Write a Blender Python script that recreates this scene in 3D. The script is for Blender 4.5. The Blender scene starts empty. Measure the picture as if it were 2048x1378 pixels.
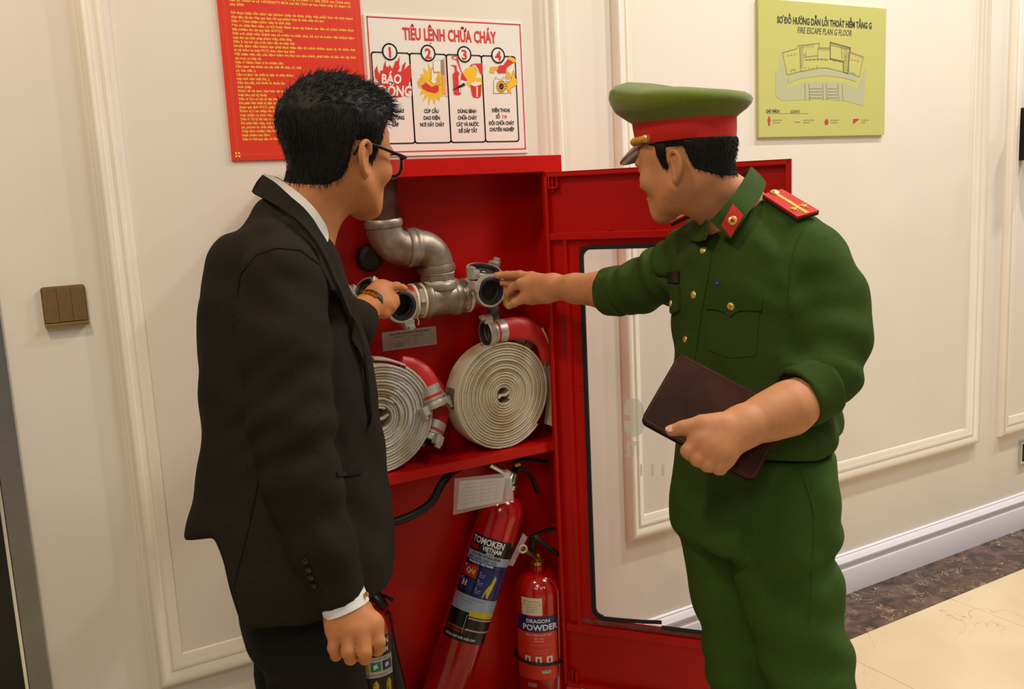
import bpy, bmesh, math, random, unicodedata
import numpy as np
from mathutils import Vector, Matrix

random.seed(7); np.random.seed(7)
scene = bpy.context.scene
col = scene.collection

# ------------------------------------------------------------------ camera
PITCH, ROLL, YAW, FPX = math.radians(9.323), math.radians(-2.779), math.radians(30.05), 1874.45
CAM = np.array([0.0, -2.2042, 1.5])
_cy, _sy, _cp, _sp = math.cos(YAW), math.sin(YAW), math.cos(PITCH), math.sin(PITCH)
FWD = np.array([_sy*_cp, _cy*_cp, -_sp])
_r = np.array([_cy, -_sy, 0.0]); _u = np.cross(_r, FWD)
RT = math.cos(ROLL)*_r + math.sin(ROLL)*_u
UP = -math.sin(ROLL)*_r + math.cos(ROLL)*_u
cam_data = bpy.data.cameras.new('camera'); cam_data.sensor_width = 36.0
cam_data.lens = FPX/2048*36.0; cam_data.clip_start = 0.05
camera = bpy.data.objects.new('camera', cam_data); col.objects.link(camera)
camera.matrix_world = Matrix(((RT[0], UP[0], -FWD[0], CAM[0]), (RT[1], UP[1], -FWD[1], CAM[1]),
                              (RT[2], UP[2], -FWD[2], CAM[2]), (0, 0, 0, 1)))
scene.camera = camera

# ------------------------------------------------------------------ light and exposure
scene.view_settings.view_transform = 'Standard'
scene.view_settings.look = 'None'
scene.view_settings.exposure = -0.06
scene.view_settings.gamma = 1.0
scene.view_settings.use_curve_mapping = False
world = bpy.data.worlds.new('lobby_ambient'); scene.world = world
world.use_nodes = True
world.node_tree.nodes['Background'].inputs[0].default_value = (1.0, 0.93, 0.85, 1)
world.node_tree.nodes['Background'].inputs[1].default_value = 0.21

def area_light(name, loc, aim, size, power, color, spread=math.pi, shape='DISK'):
    d = bpy.data.lights.new(name, 'AREA'); d.energy = power; d.color = color
    d.shape = shape; d.size = size; d.spread = spread
    o = bpy.data.objects.new(name, d); col.objects.link(o)
    o.location = loc
    o.rotation_euler = (Vector(aim)-Vector(loc)).to_track_quat('-Z', 'Y').to_euler()
    return o
WARM = (1.0, 0.86, 0.66); NEUT = (1.0, 0.945, 0.88)
for x_ in (2.9, 4.6, 6.3):
    area_light('ceiling_downlight', (x_, -1.0, 3.7), (x_-.35, -0.7, 0.0), 0.16, 40, NEUT)
area_light('ceiling_downlight', (-0.35, -1.1, 3.0), (0.1, -0.3, 1.0), 0.20, 17, (1.0, 0.80, 0.52))
area_light('ceiling_fill_light', (2.1, -1.6, 3.0), (1.9, -1.2, 0.0), 0.9, 30, NEUT)  # soft overhead fill added for the two people, no known fixture
area_light('ceiling_fill_light', (-0.9, -3.0, 3.0), (0.9, -0.6, 1.0), 0.9, 17, NEUT)  # fill added behind left to brighten the open cabinet door, no known fixture
# ------------------------------------------------------------------ helpers
def ray(px, py): return FWD*FPX + RT*(px-1024) + UP*(689-py)
def at(px, py, Y=0.0):
    """point of the vertical plane y = Y (parallel to the panelled wall) seen at a pixel of the photograph"""
    d = ray(px, py); return CAM + d*((Y-CAM[1])/d[1])
def dp(px, py, w):
    """point seen at a pixel at distance w along the optical axis"""
    return CAM + ray(px, py)/FPX*w
def V(*a): return np.array(a, float)
def nrm(v):
    v = np.asarray(v, float); n = np.linalg.norm(v); return v/n if n > 1e-12 else v
def lin(c):
    if isinstance(c, str):
        c = [int(c[i:i+2], 16)/255 for i in (1, 3, 5)]
    return tuple((x/12.92 if x <= .04045 else ((x+.055)/1.055)**2.4) for x in c)+(1.0,)

_mats = {}
def mat(name, color, rough=0.5, metal=0.0, var=0.0, vscale=8.0, bump=0.0, bscale=60.0, stretch=(1, 1, 1),
        color2=None, coat=0.0, spec=0.5, sheen=0.0, sss=0.0, detail=3.0, rvar=0.0):
    """procedural principled material: noise-varied colour, fine noise relief"""
    if name in _mats: return _mats[name]
    m = bpy.data.materials.new(name); m.use_nodes = True
    nt = m.node_tree; N = nt.nodes; L = nt.links
    b = N['Principled BSDF']
    c1 = lin(color)
    b.inputs['Base Color'].default_value = c1
    b.inputs['Roughness'].default_value = rough
    b.inputs['Metallic'].default_value = metal
    b.inputs['Specular IOR Level'].default_value = spec
    if coat: b.inputs['Coat Weight'].default_value = coat; b.inputs['Coat Roughness'].default_value = 0.12
    if sheen: b.inputs['Sheen Weight'].default_value = sheen; b.inputs['Sheen Roughness'].default_value = .5
    if sss:
        b.inputs['Subsurface Weight'].default_value = sss
        b.inputs['Subsurface Radius'].default_value = (.012, .004, .002); b.inputs['Subsurface Scale'].default_value = .5
    tc = N.new('ShaderNodeTexCoord'); mp = N.new('ShaderNodeMapping')
    mp.inputs['Scale'].default_value = stretch
    L.new(tc.outputs['Object'], mp.inputs[0])
    if var > 0 or color2:
        c2 = lin(color2) if color2 else tuple(min(1, x*(1+var)) for x in c1[:3])+(1,)
        c0 = c1 if color2 else tuple(x*(1-var) for x in c1[:3])+(1,)
        nz = N.new('ShaderNodeTexNoise'); nz.inputs['Scale'].default_value = vscale; nz.inputs['Detail'].default_value = detail
        L.new(mp.outputs[0], nz.inputs['Vector'])
        rp = N.new('ShaderNodeValToRGB'); rp.color_ramp.elements[0].position = .35; rp.color_ramp.elements[1].position = .65
        rp.color_ramp.elements[0].color = c0; rp.color_ramp.elements[1].color = c2
        L.new(nz.outputs['Fac'], rp.inputs[0]); L.new(rp.outputs[0], b.inputs['Base Color'])
        if rvar:
            mr = N.new('ShaderNodeMapRange'); mr.inputs['To Min'].default_value = rough-rvar; mr.inputs['To Max'].default_value = rough+rvar
            L.new(nz.outputs['Fac'], mr.inputs['Value']); L.new(mr.outputs[0], b.inputs['Roughness'])
    if bump > 0:
        nb = N.new('ShaderNodeTexNoise'); nb.inputs['Scale'].default_value = bscale; nb.inputs['Detail'].default_value = 3
        L.new(mp.outputs[0], nb.inputs['Vector'])
        bp = N.new('ShaderNodeBump'); bp.inputs['Strength'].default_value = bump; bp.inputs['Distance'].default_value = .002
        L.new(nb.outputs['Fac'], bp.inputs['Height']); L.new(bp.outputs[0], b.inputs['Normal'])
    _mats[name] = m
    return m
def flat(name, color, rough=0.55): return mat('print_'+name, color, rough)

def link(name, me, mats, parent=None):
    o = bpy.data.objects.new(name, me); col.objects.link(o)
    for m in (mats if isinstance(mats, (list, tuple)) else [mats]):
        if m.name not in [x.name for x in me.materials if x]: me.materials.append(m)
    if parent is not None:
        o.parent = parent
        if parent.type == 'EMPTY' or True:
            p = parent; M = Matrix.Identity(4)
            while p is not None: M = p.matrix_basis @ M if p.parent is None else p.matrix_parent_inverse @ p.matrix_basis @ M; p = p.parent
            o.matrix_parent_inverse = M.inverted()
    return o
def tag(o, label, cat, group=None):
    o['label'] = label; o['category'] = cat
    if group: o['group'] = group
    return o
def struct(o, label=None, cat=None):
    o['kind'] = 'structure'
    if label: o['label'] = label
    if cat: o['category'] = cat
    return o
def thing(name, loc, label, cat, group=None):
    o = bpy.data.objects.new(name, None); o.empty_display_size = .05
    col.objects.link(o); o.location = loc
    return tag(o, label, cat, group)

class MB:
    """collects polygons in world coordinates and builds them as ONE mesh object"""
    def __init__(s): s.v = []; s.f = []; s.mi = []; s.cur = 0
    def add(s, v, f, M=None):
        k = len(s.v)
        for p in v:
            p = Vector(p)
            if M is not None: p = M @ p
            s.v.append(tuple(p))
        for q in f: s.f.append([i+k for i in q]); s.mi.append(s.cur)
        return s
    def box(s, lo, hi, M=None, bev=0.0):
        bm = bmesh.new(); bmesh.ops.create_cube(bm, size=1)
        lo, hi = Vector(lo), Vector(hi)
        for v in bm.verts: v.co = Vector((lo[i]+(v.co[i]+.5)*(hi[i]-lo[i]) for i in range(3)))
        if bev > 0: bmesh.ops.bevel(bm, geom=bm.edges[:], offset=bev, segments=2, affect='EDGES', profile=.6)
        bm.normal_update()
        vv = [v.co.copy() for v in bm.verts]; bm.verts.index_update()
        ff = [[v.index for v in f.verts] for f in bm.faces]; bm.free()
        return s.add(vv, ff, M)
    def lathe(s, prof, M=None, seg=32, cap=True):
        """profile [(radius, z)...] around local Z"""
        v, f = [], []
        for r, z in prof:
            for i in range(seg):
                a = 2*math.pi*i/seg; v.append((r*math.cos(a), r*math.sin(a), z))
        for j in range(len(prof)-1):
            for i in range(seg):
                i2 = (i+1) % seg
                f.append([j*seg+i, j*seg+i2, (j+1)*seg+i2, (j+1)*seg+i])
        if cap:
            f.append([i for i in range(seg)][::-1]); f.append([(len(prof)-1)*seg+i for i in range(seg)])
        return s.add(v, f, M)
    def tube(s, path, rad, seg=10, cap=True, flatn=1.0, up=None):
        P = [np.asarray(p, float) for p in path]; n = len(P)
        R = rad if hasattr(rad, '__len__') else [rad]*n
        t = [nrm(P[min(i+1, n-1)]-P[max(i-1, 0)]) for i in range(n)]
        a = np.asarray(up, float) if up is not None else (V(0, 0, 1) if abs(t[0][2]) < .9 else V(1, 0, 0))
        v, f = [], []
        for i in range(n):
            a = nrm(a-t[i]*np.dot(a, t[i])); b = np.cross(t[i], a)
            for k in range(seg):
                g = 2*math.pi*k/seg
                v.append(P[i]+(a*math.cos(g)*flatn+b*math.sin(g))*R[i])
        for i in range(n-1):
            for k in range(seg):
                k2 = (k+1) % seg
                f.append([i*seg+k, i*seg+k2, (i+1)*seg+k2, (i+1)*seg+k])
        if cap: f.append(list(range(seg))[::-1]); f.append([(n-1)*seg+k for k in range(seg)])
        return s.add(v, f)
    def prism(s, pts, h0, h1, M=None):
        """polygon in local XY extruded along local Z"""
        n = len(pts)
        ar = sum(pts[i][0]*pts[(i+1) % n][1]-pts[(i+1) % n][0]*pts[i][1] for i in range(n))
        if ar < 0: pts = pts[::-1]
        v = [(x, y, h0) for x, y in pts]+[(x, y, h1) for x, y in pts]
        f = [list(range(n))[::-1], [n+i for i in range(n)]]+[[i, (i+1) % n, n+(i+1) % n, n+i] for i in range(n)]
        return s.add(v, f, M)
    def build(s, name, mats, parent=None, smooth=False, ang=40):
        me = bpy.data.meshes.new(name); me.from_pydata(s.v, [], s.f); me.validate(); me.update()
        if any(s.mi) and len(s.mi) == len(me.polygons): me.polygons.foreach_set('material_index', s.mi)
        if smooth:
            me.polygons.foreach_set('use_smooth', [True]*len(me.polygons))
            try: me.set_sharp_from_angle(angle=math.radians(ang))
            except Exception: pass
        return link(name, me, mats, parent)
def frameM(o, x, y, z):
    """matrix with columns x, y, z at origin o"""
    return Matrix(((x[0], y[0], z[0], o[0]), (x[1], y[1], z[1], o[1]), (x[2], y[2], z[2], o[2]), (0, 0, 0, 1)))
def aimM(o, zdir, up=(0, 0, 1)):
    z = nrm(zdir); u = np.asarray(up, float)
    if abs(np.dot(z, nrm(u))) > .98: u = V(1, 0, 0)
    x = nrm(np.cross(u, z)); y = np.cross(z, x); return frameM(o, x, y, z)
def rrect(x0, y0, x1, y1, r, n=5):
    out = []
    for cx, cy, a0 in ((x1-r, y1-r, 0), (x0+r, y1-r, 90), (x0+r, y0+r, 180), (x1-r, y0+r, 270)):
        for i in range(n+1):
            a = math.radians(a0+90*i/n); out.append((cx+r*math.cos(a), cy+r*math.sin(a)))
    return out
def spline(pts, n):
    """Catmull-Rom through pts, n samples per span"""
    P = [np.asarray(p, float) for p in pts]; P = [2*P[0]-P[1]]+P+[2*P[-1]-P[-2]]; out = []
    for i in range(1, len(P)-2):
        for k in range(n):
            t = k/n; a, b, c, d = P[i-1:i+3]
            out.append(.5*((2*b)+(c-a)*t+(2*a-5*b+4*c-d)*t*t+(3*b-a-3*c+d)*t**3))
    out.append(P[-2]); return out

# ------------------------------------------------------------------ lettering (flat print, real letter shapes)
_glyph = {}
def _load_glyphs():
    chars = ''.join(chr(i) for i in range(33, 127)); pend = []
    for bold in (0, 1):
        for ch in chars:
            for k, body in enumerate((ch, ch+'H')):
                c = bpy.data.curves.new('g', 'FONT'); c.body = body; c.size = 1; c.resolution_u = 2
                c.offset = 0.034*bold
                o = bpy.data.objects.new('g', c); col.objects.link(o); pend.append((bold, ch, k, o, c))
    dg = bpy.context.evaluated_depsgraph_get()
    got, wide = {}, {}
    for bold, ch, k, o, c in pend:
        me = bpy.data.meshes.new_from_object(o.evaluated_get(dg))
        v = np.array([p.co[:2] for p in me.vertices]).reshape(-1, 2); f = [list(p.vertices) for p in me.polygons]
        if k == 0: got[(bold, ch)] = (v, f)
        else: wide[(bold, ch)] = v[:, 0].max()
        bpy.data.meshes.remove(me); bpy.data.objects.remove(o); bpy.data.curves.remove(c)
    for (bold, ch), (v, f) in got.items():
        _glyph[(bold, ch)] = (v, f, wide[(bold, ch)]-got[(bold, 'H')][0][:, 0].max())
_load_glyphs()
def _mark(m, x0, x1, top, up, t):
    """diacritic strokes as thin quads; returns list of polylines (x, y)"""
    w = min(x1-x0, .5); cx = (x0+x1)/2; y = top+.06
    return {'\u0301': [[(cx-.05, y), (cx+.10, y+.15)]], '\u0300': [[(cx+.05, y), (cx-.10, y+.15)]],
            '\u0302': [[(cx-.15, y), (cx, y+.12), (cx+.15, y)]], '\u0306': [[(cx-.14, y+.12), (cx-.06, y+.02), (cx+.06, y+.02), (cx+.14, y+.12)]],
            '\u0303': [[(cx-.16, y+.02), (cx-.06, y+.1), (cx+.06, y+.03), (cx+.16, y+.11)]],
            '\u0309': [[(cx-.07, y+.14), (cx+.03, y+.17), (cx+.05, y+.10), (cx-.01, y+.05), (cx-.01, y)]],
            '\u0323': [[(cx-.05, -.17), (cx+.05, -.17)]], '\u031b': [[(x1-.06, top-.04), (x1+.05, top-.02), (x1+.09, top+.12)]]}.get(m, [])
def text_mesh(lines, size, bold=0, xs=1.0, leading=1.25, align='L', shear=0.0, width=None, last_ragged=True):
    """list of lines -> (verts Nx2, faces); baseline of the first line at y = 0, x = 0 is left / centre"""
    VV, FF = [], []; k = 0
    for li, line in enumerate(lines):
        x = 0.0; segs = []
        nfd = unicodedata.normalize('NFD', line.replace('Đ', 'D\u0335').replace('đ', 'd\u0335'))
        last = None; stack = 0
        spaces = nfd.count(' ')
        for ch in nfd:
            if ch == ' ': x += .30; segs.append(None); continue
            if unicodedata.combining(ch) or ch == '\u0335':
                if last is None: continue
                gx0, gx1, top, isup = last
                if ch == '\u0335':
                    y = .36 if isup else .60
                    pl = [[(gx0-.07, y), (gx0+.22, y)]] if isup else [[(gx1-.24, y), (gx1+.06, y)]]
                else:
                    pl = _mark(ch, gx0, gx1, top+stack*.15, isup, 0)
                    if ch not in '\u0323\u031b': stack += 1
                t = .042+.030*bold
                if ch == '\u0323': t = .05
                for p in pl:
                    for a, b in zip(p[:-1], p[1:]):
                        d = nrm(V(b[0]-a[0], b[1]-a[1])); n = V(-d[1], d[0])*t; a2 = V(*a)-d*t*.4; b2 = V(*b)+d*t*.4
                        segs.append((np.array([a2-n, b2-n, b2+n, a2+n]), [[0, 1, 2, 3]]))
                continue
            g = _glyph.get((bold, ch))
            if g is None: continue
            v, f, adv = g
            if len(v):
                segs.append((v+V(x, 0), f)); last = (x+v[:, 0].min(), x+v[:, 0].max(), v[:, 1].max(), ch.isupper()); stack = 0
                if ch == 'i' : last = (last[0], last[1], .5, False)
            x += adv
        tot = x; off = 0.0
        extra = 0.0
        if width and spaces and tot*size*xs > width*.8: sc = width/(tot*size*xs)
        else: sc = 1.0
        if align == 'C': off = -tot/2
        if align == 'R': off = -tot
        for sg in segs:
            if sg is None: continue
            v = sg[0].copy(); v[:, 0] += off
            v[:, 0] = v[:, 0]*sc+v[:, 1]*shear
            v = v*V(size*xs, size); v[:, 1] -= li*size*leading
            VV.append(v); FF += [[i+k for i in q] for q in sg[1]]; k += len(v)
    return (np.concatenate(VV) if VV else np.zeros((0, 2))), FF
class Print:
    """flat print on a sheet: shapes in sheet coordinates (u right, v up, metres), mapped onto a surface by fn(u, v, lift)"""
    def __init__(s, fn, parent): s.fn = fn; s.parent = parent
    def shape(s, name, verts, faces, m, lift=.0006, label=None):
        P = [tuple(s.fn(a, b, lift)) for a, b in verts]
        me = bpy.data.meshes.new(name); me.from_pydata(P, [], faces); me.validate(); me.update()
        o = link(name, me, m, s.parent)
        if label: o['label'] = label
        return o
    def text(s, name, lines, u, v, size, m, lift=.0006, **k):
        if isinstance(lines, str): lines = [lines]
        vv, ff = text_mesh(lines, size, **k)
        return s.shape(name, vv+V(u, v), ff, m, lift)
    def poly(s, name, pts, m, lift=.0006, sub=0):
        return s.shape(name, pts, [list(range(len(pts)))], m, lift)
    def polys(s, name, plist, m, lift=.0006):
        vv, ff = [], []
        for p in plist:
            ff.append(list(range(len(vv), len(vv)+len(p)))); vv += list(p)
        return s.shape(name, vv, ff, m, lift)
    def lines(s, name, plines, t, m, lift=.0006, closed=False):
        vv, ff = [], []
        for p in plines:
            p = [V(*q) for q in p]
            n = len(p); rng = range(n if closed else n-1)
            for i in rng:
                a, b = p[i], p[(i+1) % n]; d = nrm(b-a); q = V(-d[1], d[0])*t/2; e = d*t/2
                k = len(vv); vv += [a-q-e*.7, b-q+e*.7, b+q+e*.7, a+q-e*.7]; ff.append([k, k+1, k+2, k+3])
        return s.shape(name, vv, ff, m, lift)
    def rect(s, name, u0, v0, u1, v1, m, lift=.0006, nu=1):
        vv = [(u0+(u1-u0)*i/nu, v) for i in range(nu+1) for v in (v0, v1)]
        return s.shape(name, vv, [[2*i, 2*i+2, 2*i+3, 2*i+1] for i in range(nu)], m, lift)
# ------------------------------------------------------------------ the setting
M_wall = mat('wall_paint', '#e9dfd0', .62, var=.02, vscale=3, bump=.05, bscale=220)
M_trim = mat('trim_paint', '#f1e7d6', .42, var=.02, vscale=6, bump=.03, bscale=90)
M_base = mat('baseboard_paint', '#eeeaf0', .35)

b = MB(); b.box((.052, 0, 0), (7.0, .12, 3.1)); wall = struct(b.build('wall_back', M_wall), 'cream painted wall with applied panel moulding', 'wall')
# wall beyond the doorway on the far left, and the dark recess of the doorway
b = MB(); b.box((-1.5, .16, 0), (-1.0, .28, 3.1)); struct(b.build('wall_left', M_wall), 'cream wall beyond the dark doorway', 'wall')
M_steel = mat('door_frame_steel', '#8d8a86', .34, .75, var=.05, vscale=20)
M_edge = mat('polished_edge', '#e9ecf0', .12, 1.0)
M_dark = mat('dark_door_panel', '#0a0a0b', .25)
b = MB(); b.box((.012, -.012, 0), (.054, .15, 2.4)); door_1 = struct(b.build('door_1', M_steel), 'dark lift doorway in a grey steel frame', 'door')
b = MB(); b.box((.004, -.016, 0), (.013, .15, 2.4), bev=.002); b.build('polished_edge', M_edge, door_1)
b = MB(); b.box((-1.0, .10, .01), (.006, .14, 2.4)); b.build('door_leaf', M_dark, door_1)

# panel mouldings: one profile swept round each rectangular frame with mitred corners
PROF = [(0, 0), (0, .011), (.004, .019), (.011, .025), (.020, .0265), (.028, .023), (.033, .0165), (.037, .0155), (.041, .0185), (.046, .0185), (.050, .0145), (.054, .0125), (.058, .0115), (.062, .008), (.066, .0065), (.070, 0)]
def moulding(name, x0, x1, z0, z1, label):
    b = MB(); n = len(PROF); v, f = [], []
    for cx, cz, sx, sz in ((x0, z0, 1, 1), (x1, z0, -1, 1), (x1, z1, -1, -1), (x0, z1, 1, -1)):
        for u, h in PROF: v.append((cx+sx*u, -h, cz+sz*u))
    for c in range(4):
        d = (c+1) % 4
        for i in range(n-1): f.append([c*n+i, d*n+i, d*n+i+1, c*n+i+1])
    b.add(v, f); o = b.build(name, M_trim, None, True, 50)
    struct(o, label, 'moulding'); return o
moulding('trim_1', .266, 1.462, .390, 2.75, 'cream panel moulding behind the two posters')
moulding('trim_2', 1.645, 3.376, .425, 2.75, 'cream panel moulding round the green escape plan')
moulding('trim_3', 3.520, 5.20, .425, 2.75, 'cream panel moulding beyond the escape plan panel')
# skirting with a stepped top
bp = [(-.001, 0), (-.024, 0), (-.024, .088), (-.022, .094), (-.017, .097), (-.017, .103), (-.021, .108), (-.025, .116), (-.025, .124), (-.019, .131), (-.014, .138), (-.010, .141), (-.010, .146), (-.005, .15), (-.001, .15)]
b = MB(); n = len(bp); v = [(x, y, z) for x in (.056, 7.0) for y, z in bp]
b.add(v, [[i, i+1, n+i+1, n+i] for i in range(n-1)]+[list(range(n))[::-1], [n+i for i in range(n)]])
struct(b.build('baseboard_back', M_base, None, True, 35), 'white stepped skirting along the wall', 'skirting')

# floor: slab, dark marble border pieces and cream marble tiles
def marble(name, c1, c2, vein, scale, vs, rough, thin):
    m = bpy.data.materials.new(name); m.use_nodes = True; nt = m.node_tree; N = nt.nodes; L = nt.links
    bs = N['Principled BSDF']; bs.inputs['Roughness'].default_value = rough
    g = N.new('ShaderNodeTexCoord')
    a = N.new('ShaderNodeTexNoise'); a.inputs['Scale'].default_value = scale; a.inputs['Detail'].default_value = 6; a.inputs['Distortion'].default_value = 1.2
    L.new(g.outputs['Object'], a.inputs['Vector'])
    r = N.new('ShaderNodeValToRGB'); r.color_ramp.elements[0].color = lin(c1); r.color_ramp.elements[1].color = lin(c2)
    r.color_ramp.elements[0].position = .36; r.color_ramp.elements[1].position = .66
    L.new(a.outputs['Fac'], r.inputs[0])
    w = N.new('ShaderNodeTexNoise'); w.inputs['Scale'].default_value = vs; w.inputs['Detail'].default_value = 4; w.inputs['Distortion'].default_value = 2.0
    L.new(g.outputs['Object'], w.inputs['Vector'])
    q = N.new('ShaderNodeValToRGB'); e = q.color_ramp.elements
    e[0].position = .5-thin; e[0].color = (0, 0, 0, 1); e[1].position = .5; e[1].color = (1, 1, 1, 1)
    e2 = q.color_ramp.elements.new(.5+thin); e2.color = (0, 0, 0, 1)
    L.new(w.outputs['Fac'], q.inputs[0])
    w2 = N.new('ShaderNodeTexNoise'); w2.inputs['Scale'].default_value = vs*.5
    L.new(g.outputs['Object'], w2.inputs['Vector'])
    q2 = N.new('ShaderNodeMapRange'); q2.inputs['From Min'].default_value = .48; q2.inputs['From Max'].default_value = .62
    L.new(w2.outputs['Fac'], q2.inputs['Value'])
    mu = N.new('ShaderNodeMath'); mu.operation = 'MULTIPLY'; L.new(q.outputs[0], mu.inputs[0]); L.new(q2.outputs[0], mu.inputs[1])
    mx = N.new('ShaderNodeMixRGB'); mx.inputs['Color2'].default_value = lin(vein)
    L.new(mu.outputs[0], mx.inputs['Fac']); L.new(r.outputs[0], mx.inputs['Color1'])
    L.new(mx.outputs[0], bs.inputs['Base Color'])
    return m
M_cream = marble('cream_marble', '#dfc89f', '#e8d5b1', '#b39468', 2.2, 3.0, .22, .007)
M_brown = marble('dark_brown_marble', '#2f1f17', '#6f5343', '#cdb08c', 13.0, 24.0, .2, .028)
M_grout = mat('floor_bed', '#6d5540', .8)
b = MB(); b.box((-2, -6, -.10), (7, .12, -.012)); floor = struct(b.build('floor', M_grout), 'cream marble floor with a dark brown border', 'floor')
def slab(name, x0, y0, x1, y1, m):
    b = MB(); b.box((x0+.0007, y0+.0007, -.012), (x1-.0007, y1-.0007, 0), bev=.0008); return b.build(name, m, floor)
for i, (x0, x1) in enumerate([(-.95, 0.25), (.25, 1.45), (1.45, 2.65), (2.65, 3.85), (3.85, 5.05), (5.05, 6.95)]):
    slab('border_slab', x0, -.258, x1, -.001, M_brown)
xs_ = [-1.75, -.948, -.148, .652, 1.452, 2.252, 2.868, 3.668, 4.468, 5.268, 6.068]
for i in range(len(xs_)-1):
    for j in range(5): slab('floor_tile', xs_[i], -.258-.8*(j+1), xs_[i+1], -.258-.8*j, M_cream)

# light switch
M_sw = mat('bronze_switch_metal', '#8d7148', .42, .55, var=.06, vscale=90)
sw = thing('light_switch', (.177, 0, 1.258), 'bronze three-gang light switch plate beside the panel moulding', 'switch')
b = MB(); b.prism(rrect(.134, 1.258, .220, 1.346, .006), 0, .008, frameM((0, 0, 0), (1, 0, 0), (0, 0, 1), (0, -1, 0))); b.build('plate', M_sw, sw, True, 40)
for k in range(3):
    b = MB(); b.box((.1365+k*.0272, -.0125, 1.270), (.1632+k*.0272, -.008, 1.3435), bev=.0008); b.build('rocker', M_sw, sw)
b = MB(); b.box((.1345, -.0165, 1.2585), (.2195, -.0075, 1.2685), bev=.002); b.build('bottom_lip', mat('bronze_lip', '#a98a58', .3, .7), sw)
# socket plate far right
so = thing('wall_socket', (3.70, 0, .277), 'black socket with a polished chrome rim low on the wall', 'socket')
b = MB(); b.box((3.672, -.014, .277), (3.772, 0, .377), bev=.004); b.build('plate', mat('chrome', '#d8d8d8', .15, 1.0), so)
b = MB(); b.box((3.682, -.017, .290), (3.762, -.0135, .366), bev=.002); b.build('insert', mat('dark_bronze', '#2a1c10', .3, .2), so)
# dark rounded fitting at the far right
fx = thing('wall_lamp', (3.57, 0, 1.52), 'black rounded wall fitting beyond the escape plan', 'wall lamp')
b = MB(); b.box((3.575, -.045, 1.52), (3.63, 0, 1.72), bev=.008); b.build('back_plate', mat('black_metal', '#161516', .4, .4), fx)
b = MB(); b.lathe([(.0, 0), (.035, .004), (.044, .02), (.044, .18), (.035, .196), (0, .2)], frameM((3.600, -.080, 1.52), (1, 0, 0), (0, 1, 0), (0, 0, 1)), 20, False); b.build('shade', mat('black_metal', '#161516', .4, .4), fx, True)
# ------------------------------------------------------------------ posters on the wall
def wallfn(Y): return lambda u, v, l: (u, Y-l, v)
def uv(px, py, Y=-.004):
    p = at(px, py, Y); return (p[0], p[2])
I_red, I_blk, I_wht, I_yel = flat('red', '#d8281f'), flat('black', '#1d1817'), flat('white', '#f1ebe0'), flat('yellow', '#f2c116')
I_pink, I_gry, I_gold = flat('pink', '#efb3a8'), flat('grey', '#8b8a86'), flat('gold', '#e8b23a')
# red regulations poster
rp = thing('regulations_poster', (.727, 0, 1.597), 'red poster of fire regulations in small yellow Vietnamese text', 'poster')
b = MB(); b.box((.559, -.006, 1.597), (.897, 0, 2.075), bev=.0008); b.build('sheet', mat('red_poster_print', '#e2361d', .38), rp)
pr = Print(wallfn(-.006), rp)
I_ytx = flat('yellow_text', '#fbc94a')
I_or = flat('orange_line', '#e8742a')
pr.lines('border_line', [[(.570, 1.608), (.886, 1.608), (.886, 2.066), (.570, 2.066)]], .0007, I_or, closed=True)
pr.lines('border_line', [[(.5735, 1.6115), (.8825, 1.6115), (.8825, 2.0625), (.5735, 2.0625)]], .0007, I_or, closed=True)
cx, cz = .572, 1.6105
pr.polys('corner_flower', [[(cx+math.cos(a)*.0015, cz+math.sin(a)*.0015), (cx+math.cos(a-.5)*.0062, cz+math.sin(a-.5)*.0062), (cx+math.cos(a)*.0078, cz+math.sin(a)*.0078), (cx+math.cos(a+.5)*.0062, cz+math.sin(a+.5)*.0062)] for a in [math.pi/4+k*math.pi/2 for k in range(4)]], flat('bright_yellow', '#f4de3a'), .0012)
z1 = uv(455, 27, -.006)[1]; z36 = uv(480, 281, -.006)[1]; pitch = (z1-z36)/31
head = ['Căn cứ Nghị định số 136/2020/NĐ-CP ngày 24 tháng 11 năm 2020 của Chính phủ;', 'Căn cứ Thông tư số 149/2020/TT-BCA của Bộ Công an ban hành ngày 31 tháng 12', 'năm 2020;']
pr.text('heading_lines', head, .585, z1+pitch*4, .0078, I_ytx, bold=1, leading=pitch/.0078, width=.287)
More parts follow.
